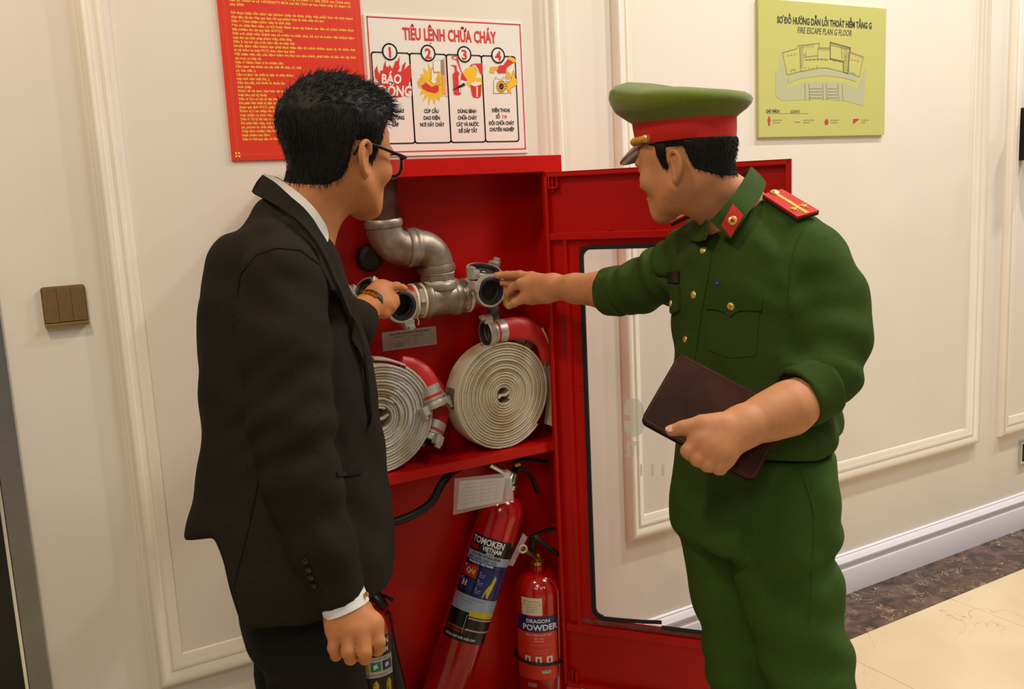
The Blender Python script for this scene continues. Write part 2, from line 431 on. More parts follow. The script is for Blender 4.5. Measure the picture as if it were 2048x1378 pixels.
body = ['Để thực hiện tốt công tác phòng cháy và chữa cháy góp phần bảo vệ tính mạng', 'công dân, tài sản. Nay quy định nội quy phòng cháy và chữa cháy như sau:', 'Điều 1: Trách nhiệm phòng cháy và chữa cháy', 'Mọi cá nhân làm việc, cư trú hoặc tham quan tại khách sạn đều có trách nhiệm thực', 'hiện nghiêm túc các quy định về PCCC.', 'Đội ngũ nhân viên khách sạn có nghĩa vụ nhắc nhở, hỗ trợ và hướng dẫn khách hàng', 'tuân thủ các biện pháp phòng cháy, chữa cháy.', 'Điều 2: Vai trò của người đứng đầu và nhân viên', 'Người đứng đầu khách sạn phải thực hiện đầy đủ trách nhiệm quản lý, tổ chức, duy', 'trì hệ thống an toàn PCCC theo đúng quy định.', 'Mỗi nhân viên cần chủ động kiểm tra khu vực phụ trách, phát hiện và báo cáo kịp thời', 'các nguy cơ cháy nổ.', 'Điều 3: Những hành vi bị nghiêm cấm', 'Cấm mang vào khách sạn các chất dễ cháy, nổ, chất', 'nổ, hóa chất...).', 'Cấm sử dụng các thiết bị điện cá nhân không', 'máy sưởi công suất lớn...).', 'Cấm đun nấu, hút thuốc lá, thuốc lào', 'được phép.', 'Không để vật dụng, hàng hóa cản trở', 'hoặc khu vực kỹ thuật.', 'Điều 4: Ứng xử khi có dấu hiệu', 'Khi phát hiện thiết bị điện hư hỏng', 'phạm quy định PCCC, phải báo', 'Không tự ý can thiệp vào hệ thống', 'hoặc nhiệm vụ được giao.', 'Điều 5: Xử lý khi xảy ra cháy, nổ', 'Khi phát hiện cháy, mọi người', 'các phương án chữa cháy ban', 'Chấp hành nghiêm hiệu lệnh', 'trách nhiệm huy động.', 'Điều 6: Nội quy này có hiệu']
wide = {0, 1, 3, 5, 8, 10}
for i, t in enumerate(body):
    bold = 1
    pr.text('text_line', t, .586, z1-i*pitch, .0078, I_ytx, bold=bold, xs=.93, width=(.29 if i in wide else None))

# white fire orders poster
wp = thing('fire_orders_poster', (1.13, 0, 1.60), 'white poster of four fire orders under a red heading', 'poster')
tl, tr, br, bl = uv(731, 33), uv(1038, 46), uv(1053, 305), uv(757, 314)
X0, X1, Z0, Z1 = .905, 1.352, 1.598, 1.936
b = MB(); b.box((X0, -.004, Z0), (X1, 0, Z1), bev=.0006); b.build('sheet', mat('white_poster_print', '#efe8dc', .42), wp)
pw = Print(wallfn(-.004), wp)
pw.lines('red_border', [[(.913, 1.609), (1.344, 1.609), (1.344, 1.930), (.913, 1.930)]], .003, I_red, closed=True)
hb = uv(780, 79)[1]
pw.text('heading', 'TIÊU LỆNH CHỮA CHÁY', (.982+1.291)/2, 1.8805, .040, I_red, bold=1, xs=.60, align='C')
fx0, fx1, fz0, fz1 = uv(746, 160)[0], uv(1034, 200)[0], uv(900, 285)[1], uv(800, 106)[1]
cw = (fx1-fx0)/4
for k in range(4):
    c0 = fx0+k*cw
    pw.lines('panel_outline', [rrect(c0, fz0, c0+cw, fz1, .007, 4)], .0034, I_blk, closed=True)
    mx = c0+cw*.5+(-.002, .0, .001, -.001)[k]
    circ = lambda r: [(mx+r*math.cos(a), fz1+.002+r*math.sin(a)) for a in np.linspace(0, 2*math.pi, 28)[:-1]]
    pw.poly('number_disc', circ(.0185), I_wht, .0010); pw.lines('number_ring', [circ(.0187)], .0036, I_blk, .0014, closed=True)
    pw.text('number', '1234'[k], mx, fz1-.011, .034, I_red, .0014, bold=1, align='C', xs=1.05)
txt = [['THẤY CHÁY', 'BÁO ĐỘNG', 'GẤP'], ['CÚP CẦU', 'DAO ĐIỆN', 'NƠI XẢY CHÁY'], ['DÙNG BÌNH', 'CHỮA CHÁY', 'CÁT VÀ NƯỚC', 'ĐỂ DẬP TẮT'], ['ĐIỆN THOẠI', 'SỐ', 'ĐỘI CHỮA CHÁY', 'CHUYÊN NGHIỆP']]
for k in range(4):
    c = fx0+(k+.5)*cw; zt = uv((0, 866, 938, 1008)[k], (0, 226, 226, 224)[k])[1] if k else 1.704
    for j, t in enumerate(txt[k]):
        if t == 'SỐ':
            pw.text('order_text', t, c-.010, zt-j*.0165, .0130, I_blk, bold=1, xs=.74, align='C'); pw.text('order_text', '114', c+.009, zt-j*.0165, .0130, I_red, bold=1, xs=.74, align='C')
        else: pw.text('order_text', t, c, zt-j*.0165, .0130, I_blk, bold=1, xs=.74, align='C')
# drawings, traced flat on the sheet (coordinates of the two enlarged crops)
A = lambda pts: [uv(730+x/10.6, 90+y/10.6) for x, y in pts]
B = lambda pts: [uv(890+x/10.6, 90+y/10.6) for x, y in pts]
fl = A([(200, 540), (255, 430), (275, 560), (310, 630), (325, 540), (375, 545), (400, 420), (430, 320), (445, 470), (480, 440), (495, 490), (520, 420), (580, 510), (640, 350), (690, 330), (735, 235), (720, 400), (735, 480), (690, 565), (770, 560), (790, 430), (870, 345), (830, 530), (880, 470), (960, 400), (985, 700), (920, 830), (1000, 960), (960, 1040), (905, 1000), (860, 1080), (760, 1100), (660, 1120), (560, 1105), (400, 1000), (300, 800), (215, 690)])
import mathutils
def tri(pts):
    t = mathutils.geometry.tessellate_polygon([[Vector((a, c, 0)) for a, c in pts]]); return [list(q) for q in t]
def fillp(name, pts, m, lift=.0008): return pw.shape(name, pts, tri(pts), m, lift)
fillp('flame_drawing', fl, I_red)
q = uv(765, 164); pw.text('flame_lettering', 'BÁO', q[0]-.004, q[1]-.003, .031, I_wht, .0012, bold=1, xs=.85, shear=.12)
q = uv(763, 189); pw.text('flame_lettering', 'ĐỘNG', q[0]-.008, q[1]-.004, .036, I_wht, .0012, bold=1, xs=.80, shear=.12)
sb = []
for i in range(34):
    a = 2*math.pi*i/34; r = (430, 300)[i % 2]*(1+.12*math.sin(i*2.7)); sb.append((1440+r*.78*math.cos(a), 830+r*math.sin(a)))
fillp('yellow_burst', A(sb), I_yel, .0005)
fillp('glove_drawing', A([(1190, 870), (1290, 800), (1410, 890), (1520, 840), (1560, 880), (1560, 970), (1490, 1025), (1330, 985), (1230, 930)]), I_red, .0011)
fillp('cuff_drawing', A([(1110, 770), (1180, 680), (1240, 680), (1285, 790), (1190, 870), (1140, 880)]), I_gold, .0011)
fillp('arrow_drawing', A([(1420, 470), (1455, 600), (1555, 600), (1490, 750), (1545, 760), (1450, 830), (1360, 735), (1405, 740), (1400, 560)]), I_wht, .0011)
pw.lines('arrow_outline', [A([(1420, 470), (1455, 600), (1555, 600), (1490, 750), (1545, 760), (1450, 830), (1360, 735), (1405, 740), (1400, 560)])], .0006, I_red, .0013, closed=True)
fillp('switch_drawing', A([(1440, 345), (1600, 330), (1605, 570), (1450, 570)]), I_wht, .0011); pw.lines('switch_outline', [A([(1440, 345), (1600, 330), (1605, 570), (1450, 570)])], .0006, I_gry, .0013, closed=True)
fillp('switch_rail', A([(1600, 320), (1655, 310), (1680, 620), (1625, 640)]), I_gry, .0011); fillp('switch_bar', A([(1665, 260), (1705, 260), (1755, 1095), (1700, 1095)]), I_pink, .0011)
fillp('switch_lever', A([(1550, 670), (1620, 670), (1630, 855), (1560, 850)]), I_gold, .0012); fillp('switch_case', A([(1630, 640), (1675, 650), (1700, 1035), (1650, 1030)]), I_gold, .0012)
fillp('sand_drawing', B([(370, 620), (430, 500), (560, 460), (660, 500), (690, 560), (650, 700), (800, 690), (800, 860), (760, 1080), (720, 900), (540, 910), (440, 820), (500, 760)]), I_yel, .0005)
fillp('extinguisher_drawing', B([(160, 620), (210, 560), (200, 470), (245, 460), (250, 540), (300, 590), (340, 1030), (310, 1060), (215, 1060), (185, 1030)]), I_red, .0011)
fillp('extinguisher_drawing', B([(105, 420), (245, 435), (240, 465), (200, 470)]), I_red, .0011); fillp('extinguisher_shine', B([(280, 640), (300, 640), (325, 1000), (300, 1020)]), I_wht, .0013)
fillp('nozzle_drawing', B([(150, 950), (200, 955), (430, 860), (400, 800)]), I_blk, .0013)
fillp('shovel_drawing', B([(135, 240), (245, 225), (275, 300), (350, 560), (480, 770), (330, 730), (350, 600), (240, 320), (160, 300)]), I_red, .0009); fillp('shovel_hole', B([(170, 265), (230, 250), (245, 290), (180, 300)]), I_wht, .0011)
fillp('barrel_drawing', B([(510, 460), (560, 405), (640, 395), (790, 390), (800, 640), (750, 610), (690, 480), (610, 430)]), I_red, .0011); fillp('barrel_shine', B([(560, 415), (640, 430), (700, 520), (725, 600), (700, 560), (620, 450)]), I_wht, .0013)
fillp('bucket_drawing', B([(535, 840), (640, 880), (770, 830), (750, 1100), (700, 1125), (600, 1110), (570, 1060)]), I_red, .0011); fillp('bucket_water', B([(535, 840), (570, 790), (600, 810), (630, 750), (680, 800), (730, 780), (770, 830), (640, 880)]), I_wht, .0012); fillp('bucket_shine', B([(660, 890), (690, 885), (690, 1105), (665, 1105)]), I_wht, .0013)
fillp('telephone_drawing', B([(1030, 760), (1065, 730), (1065, 680), (1090, 680), (1090, 725), (1230, 725), (1230, 685), (1260, 685), (1300, 780), (1335, 1025), (1030, 1025)]), I_wht, .0008); pw.lines('telephone_outline', [B([(1030, 760), (1065, 730), (1065, 680), (1090, 680), (1090, 725), (1230, 725), (1230, 685), (1260, 685), (1300, 780), (1335, 1025), (1030, 1025)])], .0007, I_blk, .0010, closed=True)
el = lambda cx, cy, rx, ry, n=24: [(cx+rx*math.cos(2*math.pi*i/n), cy+ry*math.sin(2*math.pi*i/n)) for i in range(n)]
fillp('dial_drawing', B(el(1190, 880, 105, 130)), I_yel, .0012); pw.lines('dial_outline', [B(el(1190, 880, 105, 130))], .0007, I_blk, .0014, closed=True); fillp('dial_centre', B(el(1190, 880, 52, 70)), I_blk, .0014)
q = B([(1190, 905)])[0]; pw.text('dial_number', '114', q[0], q[1], .0068, I_red, .0017, bold=1, align='C', xs=.8)
pw.polys('dial_holes', [B(el(1190+80*math.cos(a), 880+103*math.sin(a), 11, 13, 8)) for a in np.linspace(0, 2*math.pi, 13)[:-1]], I_blk, .0015)
fillp('lightning_drawing', B([(1260, 900), (1320, 760), (1345, 800), (1400, 720), (1450, 530), (1490, 710), (1520, 715), (1520, 850), (1375, 930), (1400, 1040), (1300, 950)]), I_yel, .0009); pw.lines('lightning_outline', [B([(1260, 900), (1320, 760), (1345, 800), (1400, 720), (1450, 530), (1490, 710), (1520, 715), (1520, 850), (1375, 930), (1400, 1040), (1300, 950)])], .0008, I_red, .0011, closed=True)
fillp('red_glove_drawing', B([(1120, 460), (1160, 430), (1230, 430), (1330, 300), (1460, 370), (1310, 480), (1275, 600), (1180, 590), (1150, 610), (1085, 550), (1130, 510)]), I_red, .0013); fillp('sleeve_drawing', B([(1330, 300), (1360, 240), (1500, 310), (1490, 375), (1460, 372)]), I_yel, .0012)
fillp('handset_drawing', B([(945, 560), (965, 460), (1110, 455), (1140, 490), (1100, 530), (1055, 530), (1040, 605), (960, 590)]), I_gold, .0010); fillp('handset_drawing', B([(1275, 560), (1310, 540), (1390, 610), (1395, 700), (1350, 735), (1285, 690), (1300, 620)]), I_gold, .0010)

# green-yellow escape plan board
ep = thing('escape_plan_board', (2.495, 0, 1.625), 'yellow green fire escape plan board with a grey floor drawing', 'sign board')
b = MB(); b.box((2.198, -.012, 1.627), (2.790, 0, 2.045), bev=.001); b.build('board', mat('yellow_green_print', '#c6c371', .32, coat=.35), ep)
pe = Print(wallfn(-.012), ep)
I_dk = flat('dark_text', '#3a3a35'); I_gp = flat('plan_grey', '#b7b58c'); I_gl = flat('plan_line', '#85846f'); I_cr = flat('crimson', '#c23a46'); I_dl = flat('plan_dark', '#6b6a5c')
ub = lambda x, y: uv(1480+x/3.606, y/3.606, -.012)
q = ub(586, 175); pe.text('title', 'SƠ ĐỒ HƯỚNG DẪN LỐI THOÁT HIỂM TẦNG G', 2.497, q[1]-.0045, .0285, I_dk, bold=1, xs=.70, align='C')
q = ub(580, 240); pe.text('subtitle', 'FIRE ESCAPE PLAN G FLOOR', 2.492, q[1]-.0035, .0275, I_dk, xs=.72, align='C', shear=.2)
E_ = lambda pts: [ub(x, y) for x, y in pts]
def fillE(name, pts, m, lift=.0008): pts = E_(pts); return pe.shape(name, pts, tri(pts), m, lift)
fillE('plan_shading', [(258, 510), (300, 520), (330, 600), (345, 635), (460, 600), (600, 590), (760, 600), (845, 640), (880, 560), (900, 490), (905, 560), (890, 765), (760, 730), (600, 715), (420, 722), (300, 728), (255, 690)], I_gp, .0005)
fillE('plan_shading', [(290, 380), (320, 480), (345, 600), (310, 610), (285, 540)], I_gp, .0003)
fillE('plan_band', [(345, 560), (440, 520), (600, 500), (745, 510), (850, 545), (840, 590), (745, 560), (600, 545), (440, 565), (350, 600)], I_gp, .0007)
ol = [[(305, 380), (410, 350), (415, 330), (570, 312), (570, 345), (650, 345), (650, 305), (795, 345), (790, 375), (890, 410), (860, 555), (775, 525), (740, 520), (630, 490), (575, 490), (435, 515), (340, 540), (305, 380)],
      [(650, 320), (650, 420), (745, 440), (745, 520)], [(655, 325), (790, 355), (775, 530)], [(730, 335), (735, 420)], [(475, 370), (475, 410), (560, 400)], [(560, 345), (560, 420)], [(430, 340), (440, 510)], [(470, 430), (580, 425), (640, 430)], [(780, 375), (785, 520)], [(365, 520), (370, 505), (395, 500), (398, 520)], [(790, 540), (795, 525), (825, 530), (828, 548)]]
pe.lines('plan_walls', [E_(p) for p in ol], .0016, I_gl, .001)
pe.lines('plan_core_walls', [E_([(650, 305), (650, 425), (745, 445), (745, 520), (775, 530), (795, 345), (650, 305)])], .003, I_dl, .0012)
pe.lines('plan_hatching', [E_([(x, 345), (x, 365)]) for x in range(585, 632, 9)]+[E_([(x, 325), (x+2, 345)]) for x in range(430, 530, 14)]+[E_([(815+k*20, 375+k*9), (812+k*20, 395+k*9)]) for k in range(4)]+[E_([(430, 345+k*14), (455, 342+k*14)]) for k in range(11)]+[E_([(740+((k % 2)*8), 350+k*15), (775, 356+k*15)]) for k in range(11)], .0012, I_gl, .0011)
pe.lines('plan_lower_blocks', [E_([(500+k*130, 640+j*22), (590+k*110, 640+j*22)]) for k in range(2) for j in range(4)]+[E_([(x, 605), (x+6, 722)]) for x in (465, 495, 595, 620, 705, 735)], .0020, I_gl, .0009)
pe.lines('escape_route', [E_([(470+k*28, 432), (484+k*28, 431)]) for k in range(6)]+[E_([(340+k*25, 402-k*4), (352+k*25, 400-k*4)]) for k in range(3)]+[E_([(800+k*22, 430+k*4), (812+k*22, 432+k*4)]) for k in range(3)]+[E_([(460+k*30, 492), (470+k*30, 491)]) for k in range(4)], .0014, I_cr, .0013)
pe.polys('plan_marks', [E_(el(x, y, 4, 4, 8)) for x, y in ((570, 352), (643, 355), (462, 395), (463, 412), (760, 405), (760, 430), (682, 436), (555, 478))], I_cr, .0014)
q = ub(188, 812); pe.text('legend_title', 'CHÚ THÍCH /', q[0], q[1], .0125, I_dk, bold=1, xs=.8); q2 = ub(362, 814); pe.text('legend_title', 'LEGENDS:', q2[0], q2[1], .0125, I_dk, xs=.8, shear=.2)
pe.lines('legend_underline', [[(q[0], q[1]-.003), (ub(490, 818)[0], q[1]-.003)]], .0007, I_dk)
fillE('legend_person', [(203, 905), (203, 880), (198, 878), (200, 852), (208, 848), (218, 852), (220, 878), (215, 880), (215, 905)], I_cr); pe.poly('legend_person_head', E_(el(209, 842, 5, 6, 10)), I_cr, .0008)
pe.lines('legend_route', [E_([(395, 881), (432, 880)])], .002, I_cr); pe.poly('legend_dot', E_(el(623, 880, 14, 21, 18)), I_cr, .0008); pe.poly('legend_triangle', E_([(815, 858), (862, 857), (815, 896)]), I_cr, .0008)
for x, t in ((234, ['BẠN ĐANG Ở ĐÂY', 'YOU ARE HERE']), (455, ['HƯỚNG THOÁT HIỂM', 'ESCAPE ROUTE']), (652, ['BÌNH CHỮA CHÁY', 'EXTINGUISHER']), (875, ['TỦ CHỮA CHÁY', 'FIRE BOX'])):
    q = ub(x, 872); pe.text('legend_text', t, q[0], q[1], .0056, I_dl, xs=.86, leading=1.35)

for o in list(bpy.data.objects):
    if o.name.split('.')[0] in ('plan_hatching', 'escape_route', 'plan_marks', 'plan_lower_blocks', 'plan_walls', 'dial_holes'): o['kind'] = 'stuff'
# ------------------------------------------------------------------ red fire hose cabinet
M_red = mat('red_cabinet_paint', '#c40f07', .34, var=.05, vscale=5, bump=.04, bscale=40, spec=.3)
M_redin = M_red
CX0, CX1, CZ0, CZ1, CY = .676, 1.352, .06, 1.584, -.165
OX0, OX1, OZ0, OZ1 = .722, 1.300, .150, 1.543           # opening inside the front frame
cab = thing('fire_hose_cabinet', ((CX0+CX1)/2, -.08, 0), 'red steel fire hose cabinet standing open against the panelled wall', 'cabinet')
def cbox(name, lo, hi, bev=.001, m=M_red, parent=cab):
    b = MB(); b.box(lo, hi, bev=bev); return b.build(name, m, parent)
Yb = -.028
cbox('back_panel', (CX0+.004, Yb-.003, CZ0+.004), (CX1-.004, Yb, CZ1-.004), 0)
cbox('side_panel', (CX0, CY+.003, CZ0), (CX0+.004, Yb+.001, CZ1)); cbox('side_panel', (CX1-.004, CY+.003, CZ0), (CX1, Yb+.001, CZ1))
cbox('top_panel', (CX0+.004, CY+.003, CZ1-.004), (CX1-.004, Yb+.001, CZ1)); cbox('bottom_panel', (CX0+.004, CY+.003, .108), (CX1-.004, Yb+.001, .112))
b = MB()
for lo, hi in (((CX0, CY, OZ1), (CX1, CY+.004, CZ1)), ((CX0, CY, CZ0), (CX1, CY+.004, OZ0-.03)), ((CX0, CY, OZ0-.03), (OX0, CY+.004, OZ1)), ((OX1, CY, OZ0-.03), (CX1, CY+.004, OZ1))): b.box(lo, hi, bev=.0008)
for lo, hi in (((OX0, CY+.003, OZ1), (OX1, CY+.016, OZ1+.003)), ((OX0-.003, CY+.003, OZ0-.03), (OX0, CY+.016, OZ1)), ((OX1, CY+.003, OZ0-.03), (OX1+.003, CY+.016, OZ1))): b.box(lo, hi)
b.build('front_frame', M_red, cab)
cbox('foot', (CX0+.02, CY+.01, 0), (CX0+.07, -.03, CZ0)); cbox('foot', (CX1-.07, CY+.01, 0), (CX1-.02, -.03, CZ0))
b = MB(); b.box((CX0+.005, CY+.006, .832), (CX1-.005, Yb-.004, .836)); b.box((CX0+.02, CY+.004, .812), (CX1-.006, CY+.007, .837), bev=.0008); b.build('shelf', M_red, cab)
# cabinet side walls meet the wall behind: mounting rails
cbox('mounting_rail', (CX0+.03, Yb, CZ1-.1), (CX1-.03, -.001, CZ1-.05)); cbox('mounting_rail', (CX0+.03, Yb, .30), (CX1-.03, -.001, .35))

# the door, swung open on its right-hand hinge
TH = math.radians(-52); DV = V(math.cos(TH), math.sin(TH), 0); DN = V(DV[1], -DV[0], 0)   # DN: inside face, towards the room
HINGE = V(1.301, CY-.004, 0)
DM = frameM(HINGE, DV, (0, 0, 1), DN)                                  # local: s, z, out
door = MB()
DW, D0, D1 = .600, .150, 1.541
def dbox(b, s0, z0, s1, z1, o0, o1, bev=.0006): b.box((s0, z0, o0), (s1, z1, o1), DM, bev)
W0, W1, WZ0, WZ1 = .080, .520, .345, 1.357
W0, W1, WZ0, WZ1 = W0+.007, W1-.007, WZ0+.004, WZ1-.007           # the sheet reaches under the gasket
for a in ((0, D0, W0, D1), (W1, D0, DW, D1), (W0, WZ1, W1, D1), (W0, D0, W1, WZ0)): dbox(door, a[0], a[1], a[2], a[3], 0, .002, 0)
for cxx, czz, a0 in ((W0, WZ0, 180), (W1, WZ0, 270), (W1, WZ1, 0), (W0, WZ1, 90)):
    sx_, sz_ = (1 if cxx == W0 else -1), (1 if czz == WZ0 else -1); rr_ = .038
    door.prism([(cxx, czz)]+[(cxx+sx_*rr_+rr_*math.cos(math.radians(a0+90*i/6)), czz+sz_*rr_+rr_*math.sin(math.radians(a0+90*i/6))) for i in range(7)], 0, .002, DM)
for a in ((0, D0, DW, D0+.003), (0, D1-.003, DW, D1), (0, D0, .003, D1), (DW-.003, D0, DW, D1)): dbox(door, *a, 0, .024)
for a in ((0, D1-.012, DW, D1), (0, D0, .010, D1), (DW-.012, D0, DW, D1), (0, D0, DW, D0+.008)): dbox(door, *a, .022, .024)
dpart = door.build('door', M_red, cab); dpart['label'] = 'open red cabinet door with a glazed window'
def drail(name, *a):
    b = MB(); dbox(b, *a); return b.build(name, M_red, dpart)
drail('rail', .010, 1.371, DW-.012, 1.388, .002, .020); drail('rail', .010, .309, DW-.012, .330, .002, .016)
drail('stile_strip', .043, .330, .052, 1.371, .002, .016); drail('stile_strip', DW-.055, .330, DW-.046, 1.371, .002, .016)
for s in (.165, .275, .43):
    b = MB(); b.lathe([(.0045, 0), (.0045, .003), (.002, .005)], DM @ Matrix.Translation((s, 1.392, .012)) @ Matrix.Rotation(-math.pi/2, 4, 'X'), 10); b.build('rivet', M_red, dpart, True)
for z in (.98, .62, .43):
    b = MB(); b.lathe([(.004, 0), (.004, .002), (.002, .0035)], DM @ Matrix.Translation((.066, z, .002)), 10); b.build('rivet', M_red, dpart, True)
for z0, z1 in ((1.500, 1.529), (.158, .190)):
    b = MB(); dbox(b, .012, z0, .036, z0+.003, .004, .023); dbox(b, .033, z0, .036, z1, .002, .023); dbox(b, .012, z0, .015, z1, .002, .023)
    b.lathe([(.004, 0), (.004, .045)], DM @ Matrix.Translation((.020, z0-.008, .012)) @ Matrix.Rotation(-math.pi/2, 4, 'X'), 10); b.build('hinge', M_red, dpart)
M_gask = mat('black_rubber', '#171615', .55, var=.1, vscale=60)
M_bare = mat('bare_scraped_metal', '#8c6a5c', .5, .3, color2='#b0372a', vscale=70)
b = MB()
def ring(b, outer, inner, o0, o1, gap=None):
    n = len(outer); v = [(x, y, o) for o in (o0, o1) for ri in (outer, inner) for x, y in ri]
    f = []
    for i in range(n):
        j = (i+1) % n
        if gap and gap(i): continue
        f += [[2*n+i, 2*n+j, 3*n+j, 3*n+i], [i, j, 2*n+j, 2*n+i], [n+j, n+i, 3*n+i, 3*n+j], [j, i, n+i, n+j]]
    b.add(v, f, DM)
W0, W1, WZ0, WZ1 = W0-.007, W1+.007, WZ0-.004, WZ1+.007
ou = rrect(W0+.002, WZ0+.006, W1-.002, WZ1-.002, .030, 6); inn = rrect(W0+.013, WZ0+.017, W1-.013, WZ1-.013, .020, 6)
ring(b, ou, inn, .0015, .009, gap=lambda i: i == 20); b.build('window_gasket', M_gask, dpart)
b = MB(); b.tube([DM @ Vector(p) for p in ((.105, .3545, .006), (.16, .356, .006), (.22, .360, .008), (.272, .367, .012))], .0055, 8); b.build('loose_gasket_strip', M_gask, dpart)
b = MB(); b.tube([DM @ Vector(p) for p in ((.272, .3500, .006), (.36, .350, .006), (.49, .353, .006))], .0055, 8); b.build('loose_gasket_strip', M_gask, dpart)
b = MB(); dbox(b, W0-.03, .331, W1+.03, .346, .002, .0035, 0); b.build('scraped_ledge', M_bare, dpart)
m = bpy.data.materials.new('window_glass'); m.use_nodes = True; nt = m.node_tree; N = nt.nodes; N.remove(N['Principled BSDF'])
tr_ = N.new('ShaderNodeBsdfTransparent'); tr_.inputs[0].default_value = (.965, .975, .97, 1); gl = N.new('ShaderNodeBsdfGlossy'); gl.inputs['Roughness'].default_value = .02
fr = N.new('ShaderNodeFresnel'); fr.inputs[0].default_value = 1.45; ms = N.new('ShaderNodeMixShader')
nt.links.new(fr.outputs[0], ms.inputs[0]); nt.links.new(tr_.outputs[0], ms.inputs[1]); nt.links.new(gl.outputs[0], ms.inputs[2]); nt.links.new(ms.outputs[0], N['Material Output'].inputs[0])
M_glass = m
b = MB(); dbox(b, W0+.004, WZ0+.008, W1-.004, WZ1-.004, .003, .007, 0); glass = b.build('glass_pane', M_glass, dpart)
# frosted letters on the pane, read from the other side (mirrored from here)
m = bpy.data.materials.new('frosted_film'); m.use_nodes = True; nt = m.node_tree; N = nt.nodes; bs = N['Principled BSDF']
bs.inputs['Base Color'].default_value = lin('#e6e3d8'); bs.inputs['Alpha'].default_value = .75; bs.inputs['Roughness'].default_value = .7
M_film = m
def onpl(px, py):
    d = ray(px, py); P0 = HINGE+DN*.009; t = np.dot(P0-CAM, DN)/np.dot(d, DN); p = CAM+d*t; q = p-HINGE; return (float(np.dot(q, DV)), float(q[2]))
G = lambda pts: [onpl(1200+x/6.2625, 780+y/6.2625) for x, y in pts]
pg = Print(lambda a, c, l: tuple(HINGE+DV*a+V(0, 0, c)+DN*(.0075+l)), dpart)
big = G([(300, 305), (300, 200), (330, 135), (400, 105), (480, 120), (535, 180), (560, 300), (560, 420), (530, 530), (470, 590), (400, 590), (350, 575), (310, 500), (300, 390), (360, 385), (390, 395), (390, 320), (350, 318)])
pg.shape('frosted_letter', big, tri(big), M_film, .0004)
c2 = G([(335, 645), (490, 645), (490, 840), (460, 840), (455, 700), (430, 700), (425, 840), (395, 840), (390, 700), (370, 700), (385, 835), (310, 835), (345, 790), (330, 720)])
pg.shape('frosted_letter', c2, tri(c2), M_film, .0004)
for x0 in (500, 640, 770):
    c3 = G([(x0, 935), (x0+28, 930), (x0+30, 1080), (x0+2, 1080)]); pg.shape('frosted_letter', c3, tri(c3), M_film, .0004)
# maintenance sheet stuck on the back panel
ck = thing('inspection_sheet', (.968, Yb-.003, 1.105), 'small white printed inspection table stuck inside the red cabinet', 'paper')
b = MB(); P0 = at(763, 665, Yb-.0035)
q4 = [at(*p, Yb-.0035) for p in ((763, 666), (871, 651), (874, 686), (766, 705))]
x0, x1 = (q4[0][0]+q4[3][0])/2, (q4[1][0]+q4[2][0])/2; zt, zb = (q4[0][2]+q4[1][2])/2, (q4[2][2]+q4[3][2])/2
b.box((x0, Yb-.0042, zb), (x1, Yb-.003, zt)); b.build('sheet', mat('paper', '#cdbdb0', .7), ck)
pc = Print(wallfn(Yb-.0042), ck); W = x1-x0; Hh = zt-zb
I_pl = flat('paper_line', '#8d8078')
pc.text('heading', 'DANH MỤC KIỂM TRA, BẢO DƯỠNG TỦ CHỮA CHÁY - THÁNG 7', x0+W*.5, zt-.010, .0052, flat('paper_text', '#4a423e'), bold=1, xs=.72, align='C')
pc.lines('table_grid', [[(x0+.012, zt-.014-j*.0058), (x1-.006, zt-.014-j*.0058)] for j in range(6)]+[[(x0+c, zt-.014), (x0+c, zt-.043)] for c in (.012, .022, .072, .110, W-.006)], .0005, I_pl)
pc.text('table_text', ['TÊN THIẾT BỊ', '', 'VÒI', 'LĂNG PHUN', 'BÌNH BỘT'], x0+.046, zt-.0185, .0045, flat('paper_text', '#4a423e'), align='C', leading=1.28); pc.text('table_text', ['SỐ LƯỢNG', '02', '01', '03'], x0+.091, zt-.0185, .0045, flat('paper_text', '#4a423e'), align='C', leading=1.28)
# ------------------------------------------------------------------ pipework, valves and couplings
M_galv = mat('galvanised_steel', '#ada396', .42, .6, color2='#7c6653', vscale=14, bump=.15, bscale=70, rvar=.1)
M_rust = mat('rusty_painted_pipe', '#3a1610', .5, .2, color2='#5a3327', vscale=18, bump=.1, bscale=60)
M_tape = mat('white_thread_tape', '#d9cdbd', .7, bump=.3, bscale=90)
M_alu = mat('cast_aluminium', '#c4bdb0', .42, .6, var=.10, vscale=25, bump=.12, bscale=120)
M_rub = mat('black_rubber', '#171615', .55)
M_valve = mat('red_valve_paint', '#b31a12', .35, var=.12, vscale=30, bump=.1, bscale=60)
M_yel = mat('yellow_handwheel_paint', '#dba912', .4, var=.1, vscale=30)
PY = -.095
sp = thing('water_supply_pipe', (.880, PY, 1.58), 'rusty galvanised supply pipe with elbows and tee inside cabinet', 'pipe')
RZ = Matrix.Rotation
def ax(o, d): return aimM(o, d)
x1p, z1p, x2p, zt_ = .880, 1.374, 1.013, 1.243
R_ = .0395
b = MB(); b.lathe([(R_, 0), (R_, 1.580-1.437)], ax((x1p, PY, 1.437), (0, 0, 1)), 32); b.build('riser_pipe', M_rust, sp, True)
b = MB(); b.lathe([(.0405, 0), (.0415, .004), (.041, .009), (.040, .011)], ax((x1p, PY, 1.434), (0, 0, 1)), 24); b.build('thread_tape', M_tape, sp, True)
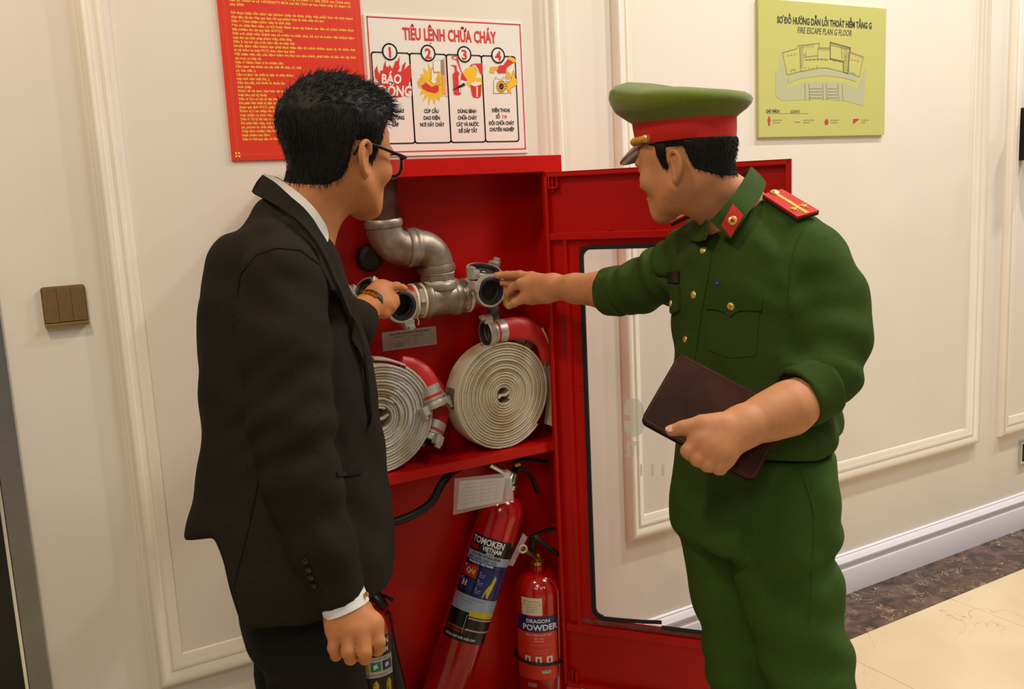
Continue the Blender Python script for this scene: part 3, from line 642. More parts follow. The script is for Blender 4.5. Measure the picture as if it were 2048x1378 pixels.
def elbow(name, c, a0, d_in, d_out, rb, r, parent, m):
    """elbow round centre c: path leaves along -d_in from c + ... ; beaded ends"""
    path, rad = [], []
    for i in range(13):
        t = i/12*math.pi/2; path.append(V(*c)+d_in*rb*math.cos(t)+d_out*rb*math.sin(t)); rad.append(r)
    b = MB(); b.tube(path, rad, 28)
    for p, d in ((path[0], path[0]-path[1]), (path[-1], path[-1]-path[-2])):
        d = nrm(d); b.lathe([(r*.98, -.004), (r*1.07, -.002), (r*1.10, .004), (r*1.10, .012), (r*1.04, .016), (r*.9, .016)], ax(p, d), 28)
    return b.build(name, m, parent, True, 35)
elbow('elbow', (x1p+.056, PY, z1p+.056), 0, V(-1, 0, 0), V(0, 0, -1), .056, .0435, sp, M_galv)
b = MB(); b.lathe([(.040, 0), (.040, .04)], ax((x1p+.060, PY, z1p), (1, 0, 0)), 28); b.build('nipple', M_rust, sp, True)
for xx in (x1p+.072, x1p+.092):
    b = MB(); b.lathe([(.0402, 0), (.0425, .0015), (.0402, .003)], ax((xx-.0015, PY, z1p), (1, 0, 0)), 28, False); b.build('thread_tape', mat('copper_tape', '#b58a6b', .6), sp, True)
elbow('elbow', (x2p-.050, PY, z1p-.050), 0, V(0, 0, 1), V(1, 0, 0), .050, .0435, sp, M_galv)
# hexagonal nipple with tape below the second elbow
b = MB(); b.lathe([(.041, 0), (.041, .055)], ax((x2p+.001, PY, 1.268), (0, 0, 1)), 28); b.build('nipple', M_galv, sp, True)
b = MB(); b.lathe([(.043, 0), (.0455, .002), (.0455, .016), (.043, .018)], ax((x2p+.001, PY, 1.286), (0, 0, 1)), 8); b.build('hex_collar', M_galv, sp)
for zz in (1.279, 1.304):
    b = MB(); b.lathe([(.0425, 0), (.0445, .002), (.0445, .008), (.042, .010)], ax((x2p+.001, PY, zz), (0, 0, 1)), 28); b.build('thread_tape', M_tape, sp, True)
xt = x2p+.005
b = MB(); r = .0425
b.tube([(xt-.046, PY, zt_), (xt-.03, PY, zt_), (xt+.03, PY, zt_), (xt+.046, PY, zt_)], r, 28); b.tube([(xt, PY, zt_), (xt, PY, zt_+.040)], r, 28)
for o, d in (((xt-.046, PY, zt_), (-1, 0, 0)), ((xt+.046, PY, zt_), (1, 0, 0)), ((xt, PY, zt_+.036), (0, 0, 1))):
    b.lathe([(r, -.016), (r*1.09, -.012), (r*1.10, 0), (r*1.04, .004), (r*.9, .004)], ax(o, d), 28)
b.build('tee', M_galv, sp, True, 35)
for s in (-1, 1):
    o = xt+s*.050
    b = MB(); b.lathe([(.040, 0), (.040, .028)], ax((o, PY, zt_), (s, 0, 0)), 28); b.build('nipple', M_galv, sp, True)
    b = MB(); b.lathe([(.042, 0), (.0445, .002), (.0445, .014), (.042, .016)], ax((o+s*.006, PY, zt_), (s, 0, 0)), 8); b.build('hex_collar', M_galv, sp)
    for q in ((-.001, .021) if s < 0 else (.0215,)):
        b = MB(); b.lathe([(.041, 0), (.0435, .002), (.0435, .007), (.041, .009)], ax((o+s*q, PY, zt_), (s, 0, 0)), 28); b.build('thread_tape', M_tape, sp, True)
b = MB(); b.tube([(xt-.076, PY-.02, zt_-.036), (xt-.075, PY-.03, zt_-.046), (xt-.077, PY-.031, zt_-.056)], .0014, 6); b.build('tape_end', M_tape, sp)
# lower dark fitting behind the first elbow
b = MB(); b.lathe([(.02, 0), (.033, .004), (.036, .02), (.030, .03), (.02, .034)], ax((.855, -.035, 1.355), (0, -1, 0)), 10); b.build('wall_bracket', mat('dark_cast_iron', '#2d2019', .6, .4), sp)

def coupling(parent, c, d, up, r=.041, name='coupling', tail=.03, lug0=35, lugs=2, m=None, bore=True):
    """claw hose coupling facing direction d at c: ring, rubber gasket, bore, claws"""
    m = m or M_alu; A = aimM(c, d, up)
    b = MB()
    prof = [(r*.70, -tail), (r*.74, -tail), (r*.76, -tail*.5), (r*.98, -.016), (r*1.0, -.012), (r*1.0, -.002), (r*.97, 0), (r*.86, 0), (r*.84, -.003)]
    b.lathe(prof, A, 36, False)
    b.lathe([(r*.64, -.006), (r*.64, -tail), (r*.60, -tail)], A, 36, False)
    o = b.build(name, m, parent, True, 35)
    g = MB(); g.lathe([(r*.85, -.004), (r*.85, -.0005), (r*.80, .001), (r*.66, .001), (r*.63, -.001), (r*.63, -.010)], A, 36, False); g.build('rubber_seal', M_rub, o, True, 50)
    k = MB(); k.lathe([(r*.63, -.012), (r*.62, -tail*.95), (0.0005, -tail*.95)], A, 30, False); k.build('bore', mat('dark_bore', '#3d3833', .75, .2), o, True, 50)
    for i in range(lugs):
        a = math.radians(lug0+360/lugs*i)
        L = A @ Matrix.Rotation(a, 4, 'Z')
        l = MB(); l.prism([(r*.90, -.012), (r*1.12, -.013), (r*1.40, -.009), (r*1.44, .003), (r*1.36, .010), (r*1.18, .011), (r*1.0, .014), (r*.90, .013)], -.014, .008, L)
        l.box((r*1.16, -.008, .004), (r*1.40, .008, .017), L, bev=.002)
        l.build('claw', m, o, True, 30)
    return o
def valve(name, sx, cx_, cz_, cy_, label, lug0):
    """red landing valve: body on the tee, outlet coupling facing the room, yellow handwheel behind"""
    t = thing(name, (cx_, PY, cz_-.04), label, 'valve', 'hose landing valves')
    o = xt+sx*.080
    b = MB(); b.tube([(o, PY, zt_), (o+sx*.02, PY, zt_), (cx_, PY, cz_), (cx_+sx*.02, PY, cz_)], [.040, .041, .040, .030], 26)
    b.tube([(cx_, PY, cz_), (cx_, cy_+.046, cz_)], [.036, .031], 26); b.build('valve_body', M_valve, t, True, 40)
    coupling(t, (cx_, cy_, cz_), (0, -1, 0), (0, 0, 1), .0415, 'outlet_coupling', .036, lug0)
    st = MB(); st.lathe([(.012, 0), (.012, .03), (.008, .032), (.008, .056)], ax((cx_+sx*.02, PY, cz_), (sx, 0, 0)), 14); st.build('valve_stem', M_alu, t, True)
    h = MB(); H = ax((cx_+sx*.072, PY-.012, cz_-.004), (sx*.8, -.5, .1))
    h.tube([H @ Vector((.042*(1+.06*math.cos(6*a))*math.cos(a), .042*(1+.06*math.cos(6*a))*math.sin(a), 0)) for a in np.linspace(0, 2*math.pi, 37)], .006, 8)
    for k in range(3):
        a = k*math.pi/3; h.tube([H @ Vector((.042*math.cos(a), .042*math.sin(a), 0)), H @ Vector((-.042*math.cos(a), -.042*math.sin(a), 0))], .0045, 6)
    h.build('handwheel', M_yel, t, True, 60)
    return t
cl = at(805, 612, -.172); cr_ = at(982, 582, -.172)
valve('landing_valve', -1, cl[0], cl[2], -.172, 'red landing valve with aluminium outlet beside the pointing hand', -74)
valve('landing_valve', 1, cr_[0], cr_[2], -.172, 'red landing valve with aluminium outlet at the reaching hand', 160)
b = None
cap1 = thing('blanking_cap', tuple(at(972, 548, -.14)), 'aluminium blanking cap lying face up above the right valve', 'cap')
coupling(cap1, at(968, 537, -.115), (.05, -.30, .95), (0, 1, 0), .046, 'cap_ring', .014, 30, 2)
b = MB(); b.tube([at(968, 549, -.11), at(957, 566, -.075)], [.010, .009], 10); b.build('cap_stem', M_alu, cap1, True)
cap2 = thing('blanking_cap', tuple(at(727, 575, -.13)), 'aluminium cap fitting behind the pointing hand', 'cap')
coupling(cap2, at(728, 574, -.13), (-.55, -.2, .55), (0, 0, 1), .030, 'cap_ring', .03, 20, 2)
dr = thing('drain_pipe', tuple(at(987, 660, -.06)), 'short grey vertical drain pipe under the right valve', 'pipe')
p0, p1 = at(985, 612, -.075), at(990, 690, -.075)
b = MB(); b.tube([V((p0[0]+p1[0])/2, -.075, p0[2]), V((p0[0]+p1[0])/2, -.075, p1[2]-.03)], .016, 18); b.build('pipe', mat('grey_pvc', '#6e6a68', .5), dr, True)
b = MB(); b.lathe([(.017, 0), (.019, .002), (.019, .016), (.017, .018)], ax(((p0[0]+p1[0])/2, -.075, p1[2]), (0, 0, 1)), 18); b.build('collar', mat('grey_pvc', '#6e6a68', .5), dr, True)

# ------------------------------------------------------------------ rolled hoses on the shelf
def hose_mat(name, c1, c2):
    m = bpy.data.materials.new(name); m.use_nodes = True; nt = m.node_tree; N = nt.nodes; L = nt.links; bs = N['Principled BSDF']
    bs.inputs['Roughness'].default_value = .75
    u = N.new('ShaderNodeUVMap'); mp = N.new('ShaderNodeMapping'); mp.inputs['Scale'].default_value = (1, 1, 1); L.new(u.outputs[0], mp.inputs[0])
    w = N.new('ShaderNodeTexWave'); w.wave_type = 'BANDS'; w.bands_direction = 'DIAGONAL'; w.inputs['Scale'].default_value = 115; w.inputs['Distortion'].default_value = .4
    L.new(mp.outputs[0], w.inputs['Vector'])
    r = N.new('ShaderNodeValToRGB'); r.color_ramp.elements[0].color = lin(c2); r.color_ramp.elements[1].color = lin(c1); r.color_ramp.elements[0].position = .05; r.color_ramp.elements[1].position = .5
    L.new(w.outputs['Fac'], r.inputs[0])
    nz = N.new('ShaderNodeTexNoise'); nz.inputs['Scale'].default_value = 12; tc = N.new('ShaderNodeTexCoord'); L.new(tc.outputs['Object'], nz.inputs['Vector'])
    mx = N.new('ShaderNodeMixRGB'); mx.blend_type = 'MULTIPLY'; mx.inputs['Color2'].default_value = lin('#e3d2b4')
    mr = N.new('ShaderNodeMapRange'); mr.inputs['From Min'].default_value = .45; mr.inputs['From Max'].default_value = .7; L.new(nz.outputs['Fac'], mr.inputs['Value'])
    L.new(mr.outputs[0], mx.inputs['Fac']); L.new(r.outputs[0], mx.inputs['Color1']); L.new(mx.outputs[0], bs.inputs['Base Color'])
    bp = N.new('ShaderNodeBump'); bp.inputs['Strength'].default_value = .6; bp.inputs['Distance'].default_value = .0012; L.new(w.outputs['Fac'], bp.inputs['Height']); L.new(bp.outputs[0], bs.inputs['Normal'])
    return m
def ribbon(name, path, side, width, thick, m, parent, open_end=False):
    """lay-flat hose: rounded flat section swept along path; side(i) = width direction"""
    n = len(path); P = np.array(path); t = np.gradient(P, axis=0); t /= np.linalg.norm(t, axis=1)[:, None]
    S = np.array([side(i) for i in range(n)]); S -= t*(S*t).sum(1)[:, None]; S /= np.linalg.norm(S, axis=1)[:, None]
    Q = np.cross(t, S)
    w, h = width/2, thick/2
    sec = [(-w, 0), (-w+h*.3, h*.8), (-w+h*1.2, h), (0, h*.75), (w-h*1.2, h), (w-h*.3, h*.8), (w, 0), (w-h*.3, -h*.8), (w-h*1.2, -h), (0, -h*.75), (-w+h*1.2, -h), (-w+h*.3, -h*.8)]
    k = len(sec); vv = []
    for a, c in sec: vv.append(P+S*a+Q*c)
    vv = np.stack(vv, 1).reshape(-1, 3)
    arc = np.concatenate([[0], np.cumsum(np.linalg.norm(np.diff(P, axis=0), axis=1))])
    per = np.concatenate([[0], np.cumsum([math.dist(sec[i], sec[(i+1) % k]) for i in range(k)])])
    faces, uvs = [], []
    for i in range(n-1):
        for j in range(k):
            j2 = (j+1) % k
            faces.append([i*k+j, (i+1)*k+j, (i+1)*k+j2, i*k+j2]); uvs += [(arc[i], per[j]), (arc[i+1], per[j]), (arc[i+1], per[j+1]), (arc[i], per[j+1])]
    me = bpy.data.meshes.new(name); me.from_pydata(vv.tolist(), [], faces)
    ul = me.uv_layers.new(name='UVMap'); ul.data.foreach_set('uv', np.array(uvs).ravel())
    me.polygons.foreach_set('use_smooth', [True]*len(me.polygons)); me.update()
    return link(name, me, m, parent)
M_hose = hose_mat('woven_white_hose', '#e6dcc6', '#a8987a'); M_hose2 = hose_mat('woven_pale_hose', '#e9e6de', '#a9a294')
M_rsl = mat('red_hose_sleeve', '#c8211a', .45, var=.1, vscale=20, bump=.1, bscale=60)
def hose_roll(name, c, r0, r1, turns, sq, ph, m, label, lean, seed):
    t = thing(name, (c[0], c[1], c[2]-r1), label, 'fire hose', 'rolled fire hoses')
    rnd = random.Random(seed); N_ = int(turns*44); ax_ = nrm(V(lean[0], -1, lean[1])); X = nrm(np.cross(V(0, 0, 1), ax_)); Z = np.cross(ax_, X)
    wob = [rnd.uniform(-1, 1) for _ in range(40)]
    path = []
    for i in range(N_+1):
        a = ph+2*math.pi*i/44; f = i/N_
        r = r0+(r1-r0)*f
        r *= 1+sq*f*math.cos(2*(a-.5))+.006*math.sin(3*a+wob[int(i/44) % 40])
        off = .0022*wob[int(i/44) % 40]*(1+.4*math.sin(a))
        zc = max(-r1*.985, r*math.sin(a)) if f > .5 else r*math.sin(a)
        path.append(V(*c)+X*r*math.cos(a)+Z*zc+ax_*off)
    ribbon('hose_coil', path, lambda i: ax_, .064, (r1-r0)/turns*.90, m, t)
    # folded start of the hose in the eye of the roll
    e = [V(*c)+X*x+Z*z for x, z in ((-r0*.85, -r0*.35), (-r0*.4, -r0*.05), (r0*.3, -r0*.1), (r0*.9, r0*.25))]
    ribbon('inner_fold', spline(e, 6), lambda i: ax_, .062, .006, m, t)
    return t, X, Z, ax_
cR = V(1.163, -.108, .9795); h1, X_, Z_, a_ = hose_roll('fire_hose', cR, .020, .140, 17, .012, -.75, M_hose, 'rolled cream canvas hose with red ends under the reaching hand', (.05, 0), 3)
cL = V(.819, -.108, .9745); h2, X2, Z2, a2 = hose_roll('fire_hose', cL, .026, .136, 15, .015, .95, M_hose2, 'rolled white canvas hose partly hidden behind the dark jacket', (-.02, 0), 9)
def hose_end(t, pts, face, m, lug0, flipw=None):
    """red sleeved hose end running along pts into a coupling that faces `face`"""
    P = spline(pts, 6); n = len(P)
    b = MB(); b.tube(P, [.022+.008*min(1, i/(n*.55)) for i in range(n)], 16, True, .5, (0, -1, 0)); b.build('red_sleeve', M_rsl, t, True, 60)
    e = P[-1]; d = nrm(P[-1]-P[-3])
    b = MB(); A = aimM(e-d*.012, d); b.lathe([(.026, 0), (.030, .002), (.030, .022), (.028, .024), (.028, .028), (.030, .030), (.030, .036)], A, 28); c = b.build('coupling_tail', M_alu, t, True, 35)
    b = MB(); b.lathe([(.0285, .0235), (.0296, .0245), (.0296, .0285), (.0285, .0295)], A, 28, False); b.build('red_band', M_rsl, c, True)
    coupling(t, e+d*.044, d, (0, 0, 1), .036, 'coupling', .03, lug0)
# right roll: one coupling pointing left above the roll, a second tucked behind it
hose_end(h1, [at(1098, 722, -.135), at(1085, 680, -.13), at(1058, 660, -.125), at(1030, 657, -.12), at(1000, 662, -.12)], None, M_rsl, 75)
hose_end(h1, [at(1100, 725, -.075), at(1085, 712, -.072), at(1068, 698, -.07), at(1050, 684, -.07)], None, M_rsl, 60)
ribbon('hose_tail', spline([at(1076, 655, -.115), at(1090, 690, -.12), at(1099, 740, -.125), at(1103, 800, -.13), at(1099, 850, -.13)], 6), lambda i: V(0, -1, 0), .05, .006, M_hose, h1)
# left roll: two couplings hanging over its right side
hose_end(h2, [at(800, 728, -.10), at(828, 738, -.105), at(846, 756, -.115), at(858, 782, -.125)], None, M_rsl, 200)
hose_end(h2, [at(858, 760, -.07), at(876, 790, -.075), at(876, 825, -.085), at(868, 852, -.095)], None, M_rsl, 20)
ribbon('hose_tail', spline([at(740, 716, -.09), at(780, 720, -.09), at(830, 742, -.085), at(868, 772, -.08), at(884, 790, -.075)], 6), lambda i: V(0, -1, 0), .05, .006, M_hose2, h2)
# stencilled black print on the outer turn of the right roll
I_bl = flat('stencil_black', '#2b2018')
for k in range(5):
    b = MB()
    for j in range(9):
        a = math.pi+.05-.30+j*.042; w0 = -.018+k*.0075
        q = [cR+X_*(.1437*math.cos(g))+Z_*(.1437*math.sin(g))+a_*w for g, w in ((a, w0), (a+.030, w0), (a+.030, w0+.005), (a, w0+.005))]
        b.add(q, [[0, 1, 2, 3]])
    o = b.build('stencil_print', I_bl, h1); o['kind'] = 'stuff'
# ------------------------------------------------------------------ fire extinguishers
M_ext = mat('red_extinguisher_paint', '#b5120c', .16, coat=.5)
M_blk = mat('black_plastic', '#121111', .38)
M_brass = mat('brass', '#c9a24a', .25, .9)
M_chr = mat('chrome_steel', '#cfcac2', .2, .95)
M_plst = bpy.data.materials.new('clear_plastic_sleeve'); M_plst.use_nodes = True
_b = M_plst.node_tree.nodes['Principled BSDF']; _b.inputs['Base Color'].default_value = (.85, .8, .78, 1); _b.inputs['Alpha'].default_value = .22; _b.inputs['Roughness'].default_value = .15
def cylfn(A, R, th0):
    """map (u along circumference, v along axis) onto the cylinder of frame A; th0 = angle of u = 0"""
    def fn(u, v, l):
        a = th0+u/R; return tuple(A @ Vector(((R+l)*math.cos(a), (R+l)*math.sin(a), v)))
    return fn
def facing(A, o):
    """angle round the axis that looks at the room (the side photographed)"""
    d = A.to_3x3().inverted() @ Vector(tuple(nrm(CAM-V(*o)))); return math.atan2(d[1], d[0])
def grid(pr, name, u0, v0, u1, v1, m, lift=.0005):
    n = max(1, int(abs(u1-u0)/.008)); return pr.rect(name, u0, v0, u1, v1, m, lift, n)
I_bk, I_lw, I_lr, I_lb, I_lg, I_ly, I_nv = flat('label_black', '#14110f', .3), flat('label_white', '#e6e2da', .35), flat('label_red', '#c41f1a', .3), flat('label_pale_blue', '#9fb0c4', .25), flat('label_green', '#2c8a5c', .3), flat('label_yellow', '#d8bd1c', .3), flat('label_navy', '#1b2a6b', .3)
def lathe_body(t, A, R, H, neck):
    b = MB(); pr_ = [(R*.55, 0), (R*.90, .002), (R, .012), (R, H-R*.95)]
    for i in range(1, 9):
        a = i/8*math.pi/2*.86; pr_.append((neck+(R-neck)*math.cos(a)**.9, H-R*.95+R*.9*math.sin(a)))
    pr_ += [(neck, H-.004), (neck, H+.012)]
    b.lathe(pr_, A, 48); return b.build('cylinder', M_ext, t, True, 40)
# CO2 extinguisher leaning to the right
Fx = V(*at(1006, 1012, -.092)); Bt = V(*at(893, 1372, -.095)); up_ = nrm(Fx-Bt)
# extend to the cabinet floor
Bt = Bt-up_*((Bt[2]-.135)/up_[2]); Hc = np.linalg.norm(Fx-Bt)+.035
co = thing('fire_extinguisher', tuple(Bt), 'tall slim red extinguisher leaning sideways with black hose', 'fire extinguisher', 'fire extinguishers in the cabinet')
A = aimM(Bt, up_, (0, 1, 0)); RC = .060
lathe_body(co, A, RC, Hc, .022)
th = facing(A, Bt+up_*.3)
pl = Print(cylfn(A, RC, th), co)
vT, vB = Hc-.118, Hc-.395           # label top / bottom along the axis
# label strip is wider than half of the circumference; u grows to the right as seen
uL, uR = -.060, .095
grid(pl, 'label_base', uL, vB, uR, vT, I_bk, .0004)
grid(pl, 'label_band', uL+.002, vT-.066, uR, vT-.044, I_lb, .0007); grid(pl, 'label_band', uL+.002, vT-.076, uR, vT-.066, I_nv, .0007)
pl.text('brand_lettering', 'TOMOKEN', uL+.005, vT-.021, .0235, I_lw, .0009, bold=1, xs=.80)
pl.text('brand_lettering', 'FIRE', uL+.004, vT-.038, .0165, I_lr, .0009, bold=1, xs=.85); pl.text('brand_lettering', 'VIETNAM', uL+.042, vT-.036, .0165, I_lw, .0009, bold=1, xs=.78)
pl.text('label_text', 'SERVICE', uL+.055, vT-.0425, .006, I_lw, .0009, bold=1)
pl.text('label_text', 'CO2 FIRE EXTINGUISHER', uL+.016, vT-.0535, .0095, I_bk, .0009, bold=1, xs=.78); pl.text('label_text', 'BÌNH CHỮA CHÁY CO2', uL+.008, vT-.0635, .0095, I_bk, .0009, bold=1, xs=.80)
pl.text('label_text', 'MADE IN VIETNAM', uL+.014, vT-.0740, .0082, I_lw, .0009, bold=1, xs=1.0)
grid(pl, 'hazard_panel', uL+.003, vT-.112, uL+.048, vT-.080, I_lr, .0007); grid(pl, 'hazard_panel', uL+.003, vT-.148, uL+.048, vT-.115, I_nv, .0007)
pl.text('hazard_letter', 'B', uL+.005, vT-.088, .009, I_lw, .0009, bold=1); pl.text('hazard_letter', 'C', uL+.005, vT-.123, .009, I_lw, .0009, bold=1)
pl.poly('hazard_can', [(uL+.014, vT-.099), (uL+.020, vT-.088), (uL+.030, vT-.094), (uL+.024, vT-.105)], I_lw, .0009); pl.poly('hazard_flame', [(uL+.026, vT-.106), (uL+.032, vT-.086), (uL+.036, vT-.096), (uL+.042, vT-.088), (uL+.041, vT-.106)], I_ly, .0008)
pl.poly('hazard_stove', [(uL+.014, vT-.138), (uL+.014, vT-.122), (uL+.028, vT-.122), (uL+.028, vT-.138)], I_lw, .0009); pl.poly('hazard_stove_flame', [(uL+.019, vT-.133), (uL+.021, vT-.127), (uL+.024, vT-.133)], I_ly, .0011)
grid(pl, 'instruction_panel', uL+.052, vT-.156, uR-.001, vT-.080, I_nv, .0007)
pl.poly('instruction_figure', [(uL+.078, vT-.154), (uL+.083, vT-.132), (uL+.092, vT-.115), (uL+.099, vT-.092), (uL+.105, vT-.100), (uL+.101, vT-.125), (uL+.094, vT-.154)], I_ly, .0009)
for k in range(3):
    pl.text('instruction_number', str(k+1), uL+.056, vT-.094-k*.021, .006, I_lw, .0009, bold=1); pl.text('instruction_text', ['Rút chốt', 'an toàn'], uL+.056, vT-.099-k*.021, .0042, I_lw, .0009)
grid(pl, 'label_band', uL, vT-.200, uR, vT-.158, I_lb, .0007); grid(pl, 'label_tab', uL+.060, vT-.208, uR-.002, vT-.192, I_ly, .0009)
pl.text('label_text', ['Tránh xa nguồn nhiệt, để nơi khô mát', 'Kiểm tra định kỳ 6 tháng'], uL+.006, vT-.167, .0052, I_lr, .0009, leading=1.5)
pl.lines('label_rule', [[(uL+.056, vT-.206), (uL+.056, vB+.020)], [(uL+.002, vB+.020), (uR, vB+.020)]], .0009, I_lw, .0009)
pl.text('label_text', 'HOTLINE 0968 931 114', uL+.004, vB+.022, .0085, I_lr, .0009, bold=1, xs=.7); pl.text('label_text', 'TRUNG TÂM BẢO HÀNH 24/7', uL+.004, vB+.031, .0056, I_ly, .0009, xs=.86); pl.text('label_text', 'PHÒNG CHÁY HƠN CHỮA CHÁY', uL+.010, vB+.007, .0080, I_lw, .0009, bold=1, xs=.72)
for k in range(2): grid(pl, 'label_tab', uL+.062, vB+.062-k*.030, uR-.012, vB+.066-k*.030, flat('label_pink', '#caa7a0'), .0009)
# valve head, levers, horn hose
top = Bt+up_*(Hc+.012)
b = MB(); b.lathe([(.020, 0), (.022, .002), (.022, .014), (.015, .018), (.015, .046), (.012, .050)], aimM(top, up_, (0, 1, 0)), 20); vh = b.build('valve_head', M_chr, co, True)
vt = top+up_*.034
q0 = V(*at(978, 928, -.10)); b = MB(); b.tube([vt, vt*.5+q0*.5, q0], [.010, .011, .011], 12); b.build('hose_connector', M_chr, co, True)
b = MB(); b.box((-.012, -.011, -.008), (.012, .011, .010), aimM(vt*.72+q0*.28, q0-vt), .002); b.build('hex_nut', mat('pale_nut', '#d8cfb8', .4, .6), co)
hz = spline([q0, at(950, 925, -.105), at(912, 938, -.115), at(885, 965, -.12), at(862, 1005, -.12), at(825, 1030, -.12), at(785, 1045, -.12), at(740, 1055, -.11)], 8)
b = MB(); b.tube(hz, .0105, 12); b.build('discharge_hose', mat('black_hose', '#141313', .45), co, True)
lv = spline([vt+up_*.014, at(1035, 922, -.10), at(1060, 920, -.10), at(1094, 924, -.11)], 6)
b = MB(); b.tube(lv, [.008]*len(lv), 10, True, .6); b.build('squeeze_lever', M_blk, co, True)
lv = spline([vt, at(1040, 938, -.11), at(1062, 952, -.115), at(1075, 985, -.12)], 6)
b = MB(); b.tube(lv, [.009]*len(lv), 10, True, .6); b.build('carry_handle', M_blk, co, True)
b = MB(); b.tube([at(1030, 931, -.12), at(1040, 928, -.122)], .005, 8); b.build('safety_seal', M_ly if False else mat('yellow_plastic', '#d6a91c', .4), co, True)
# plastic sleeve with inspection card hung on the neck
I_card = mat('inspection_card', '#d7c8bf', .6)
cY = -.168
card = [at(*p, cY) for p in ((919, 962), (1011, 955), (1004, 1003), (914, 1020))]
b = MB(); n_ = V(0, -1, 0)*.0006; b.add([c for c in card]+[c+n_ for c in card], [[3, 2, 1, 0], [4, 5, 6, 7], [0, 1, 5, 4], [1, 2, 6, 5], [2, 3, 7, 6], [3, 0, 4, 7]]); tg = b.build('inspection_card', I_card, co)
b = MB(); ws = []
for i in range(7):
    f = i/6; a = np.asarray(card[0])*(1-f)+np.asarray(card[1])*f; c = np.asarray(card[3])*(1-f)+np.asarray(card[2])*f; ws.append((a*.9+c*.1, a*.12+c*.88))
for j in range(6):
    f = .12+j*.14; pa, pb = [np.asarray(card[0])*(1-f)+np.asarray(card[3])*f, np.asarray(card[1])*(1-f)+np.asarray(card[2])*f]
    b.tube([pa*.93+pb*.07+n_*1.5, pa*.07+pb*.93+n_*1.5], .0004, 4)
for i in range(1, 6): b.tube([ws[i][0]+n_*1.5, ws[i][1]+n_*1.5], .0004, 4)
o = b.build('card_grid', flat('card_line', '#9b8c86'), tg); o['kind'] = 'stuff'
sl = [at(*p, cY-.003) for p in ((909, 957), (1022, 945), (1028, 1002), (906, 1030))]
b = MB(); b.add(sl+[c+n_*.5 for c in sl], [[3, 2, 1, 0], [4, 5, 6, 7], [0, 1, 5, 4], [1, 2, 6, 5], [2, 3, 7, 6], [3, 0, 4, 7]]); b.build('plastic_sleeve', M_plst, co)
b = MB(); b.tube([at(1010, 940, -.13), at(1016, 960, -.165), at(1018, 998, -.165)], .008, 8, True, .3); b.build('sleeve_strap', M_plst, co, True)

# powder extinguisher at the right
pb = V(1.262, -.098, .112); RP = .068; Hp = .355
po = thing('fire_extinguisher', tuple(pb), 'short stout red extinguisher with navy label standing in the corner', 'fire extinguisher', 'fire extinguishers in the cabinet')
A2 = aimM(pb, (0.012, 0, 1), (0, 1, 0)); lathe_body(po, A2, RP, Hp, .022)
th2 = facing(A2, pb+V(0, 0, .2)); pp = Print(cylfn(A2, RP, th2), po)
I_or2 = flat('label_orange_red', '#dd3a20', .28)
uL, uR = -.075, .050
grid(pp, 'label_base', uL, .060, uR, .215, I_or2, .0004); grid(pp, 'label_band', uL, .198, uR, .243, I_nv, .0006)
pp.text('brand_lettering', 'DRAGON', -.005, .226, .0145, I_lw, .0009, bold=1, xs=1.05, align='C'); pp.text('brand_lettering', 'POWDER', .000, .204, .0235, I_lw, .0009, bold=1, xs=1.02, align='C')
pp.text('label_text', 'BÌNH CHỮA CHÁY BỘT', -.004, .188, .0068, I_lw, .0009, align='C'); pp.text('label_text', ['MFZ / ABC', 'LOẠI 8 KG'], -.004, .178, .0058, I_lw, .0009, align='C')
pp.lines('label_rule', [[(uL+.004, .168), (uR-.004, .168)], [(uL+.004, .136), (uR-.004, .136)], [(uL+.004, .092), (uR-.004, .092)], [(uR-.004, .066), (uR-.004, .194)]], .0005, flat('label_pale_red', '#ef8d72'), .0007)
pp.text('label_text', ['HƯỚNG DẪN SỬ DỤNG', '', 'Lắc bình, giật chốt, hướng vòi', 'bóp van vào gốc lửa'], 0, .160, .0052, flat('label_pale_red', '#ef8d72'), .0009, align='C', leading=1.5)
for k in range(3):
    u0 = -.046+k*.031; grid(pp, 'pictogram', u0, .108, u0+.017, .128, I_lw, .0007); pp.poly('pictogram_figure', [(u0+.005, .111), (u0+.005, .120), (u0+.009, .125), (u0+.012, .119), (u0+.011, .111)], I_lr, .0009)
grid(pp, 'barcode', .002, .079, .026, .088, I_lw, .0007); pp.lines('barcode_lines', [[(.004+k*.0022, .081), (.004+k*.0022, .088)] for k in range(10)], .0009, I_bk, .0009)
grid(pp, 'sticker', -.052, .247, .008, .297, flat('cream_sticker', '#e2d2b4'), .0007)
pp.text('sticker_text', 'KIỂM ĐỊNH PCCC', -.022, .284, .0062, I_lr, .001, align='C'); pp.text('sticker_text', ['PHƯƠNG TIỆN PHÒNG CHÁY', 'Đã được kiểm định', 'TEM SỐ 0968 114', 'Ngày kiểm tra'], -.022, .276, .0042, flat('label_grey_text', '#6d6a78'), .001, align='C', leading=1.6)
grid(pp, 'sticker', -.040, .038, -.014, .050, flat('dull_sticker', '#a36a60'), .0007)
sh = Print(lambda u, v, l: tuple(A2 @ Vector(((RP*.905-(v)*.55+l)*math.cos(th2+u/RP), (RP*.905-(v)*.55+l)*math.sin(th2+u/RP), Hp-RP*.95+RP*.44+v*.85))), po)
sh.text('painted_number', 'G 04', -.014, 0, .017, I_lw, .002, bold=0)
b = MB(); b.tube([A2 @ Vector(((RP+.003)*math.cos(a), (RP+.003)*math.sin(a), .104+.006*math.cos(a-th2+1.0))) for a in np.linspace(0, 2*math.pi, 40)], .0042, 8); b.build('rubber_strap', mat('black_hose', '#141313', .45), po, True)
tp = V(*(A2 @ Vector((0, 0, Hp+.012))))
b = MB(); b.lathe([(.018, 0), (.020, .002), (.020, .012), (.013, .016), (.013, .034)], aimM(tp, (0, 0, 1)), 18); b.build('valve_head', M_brass, po, True)
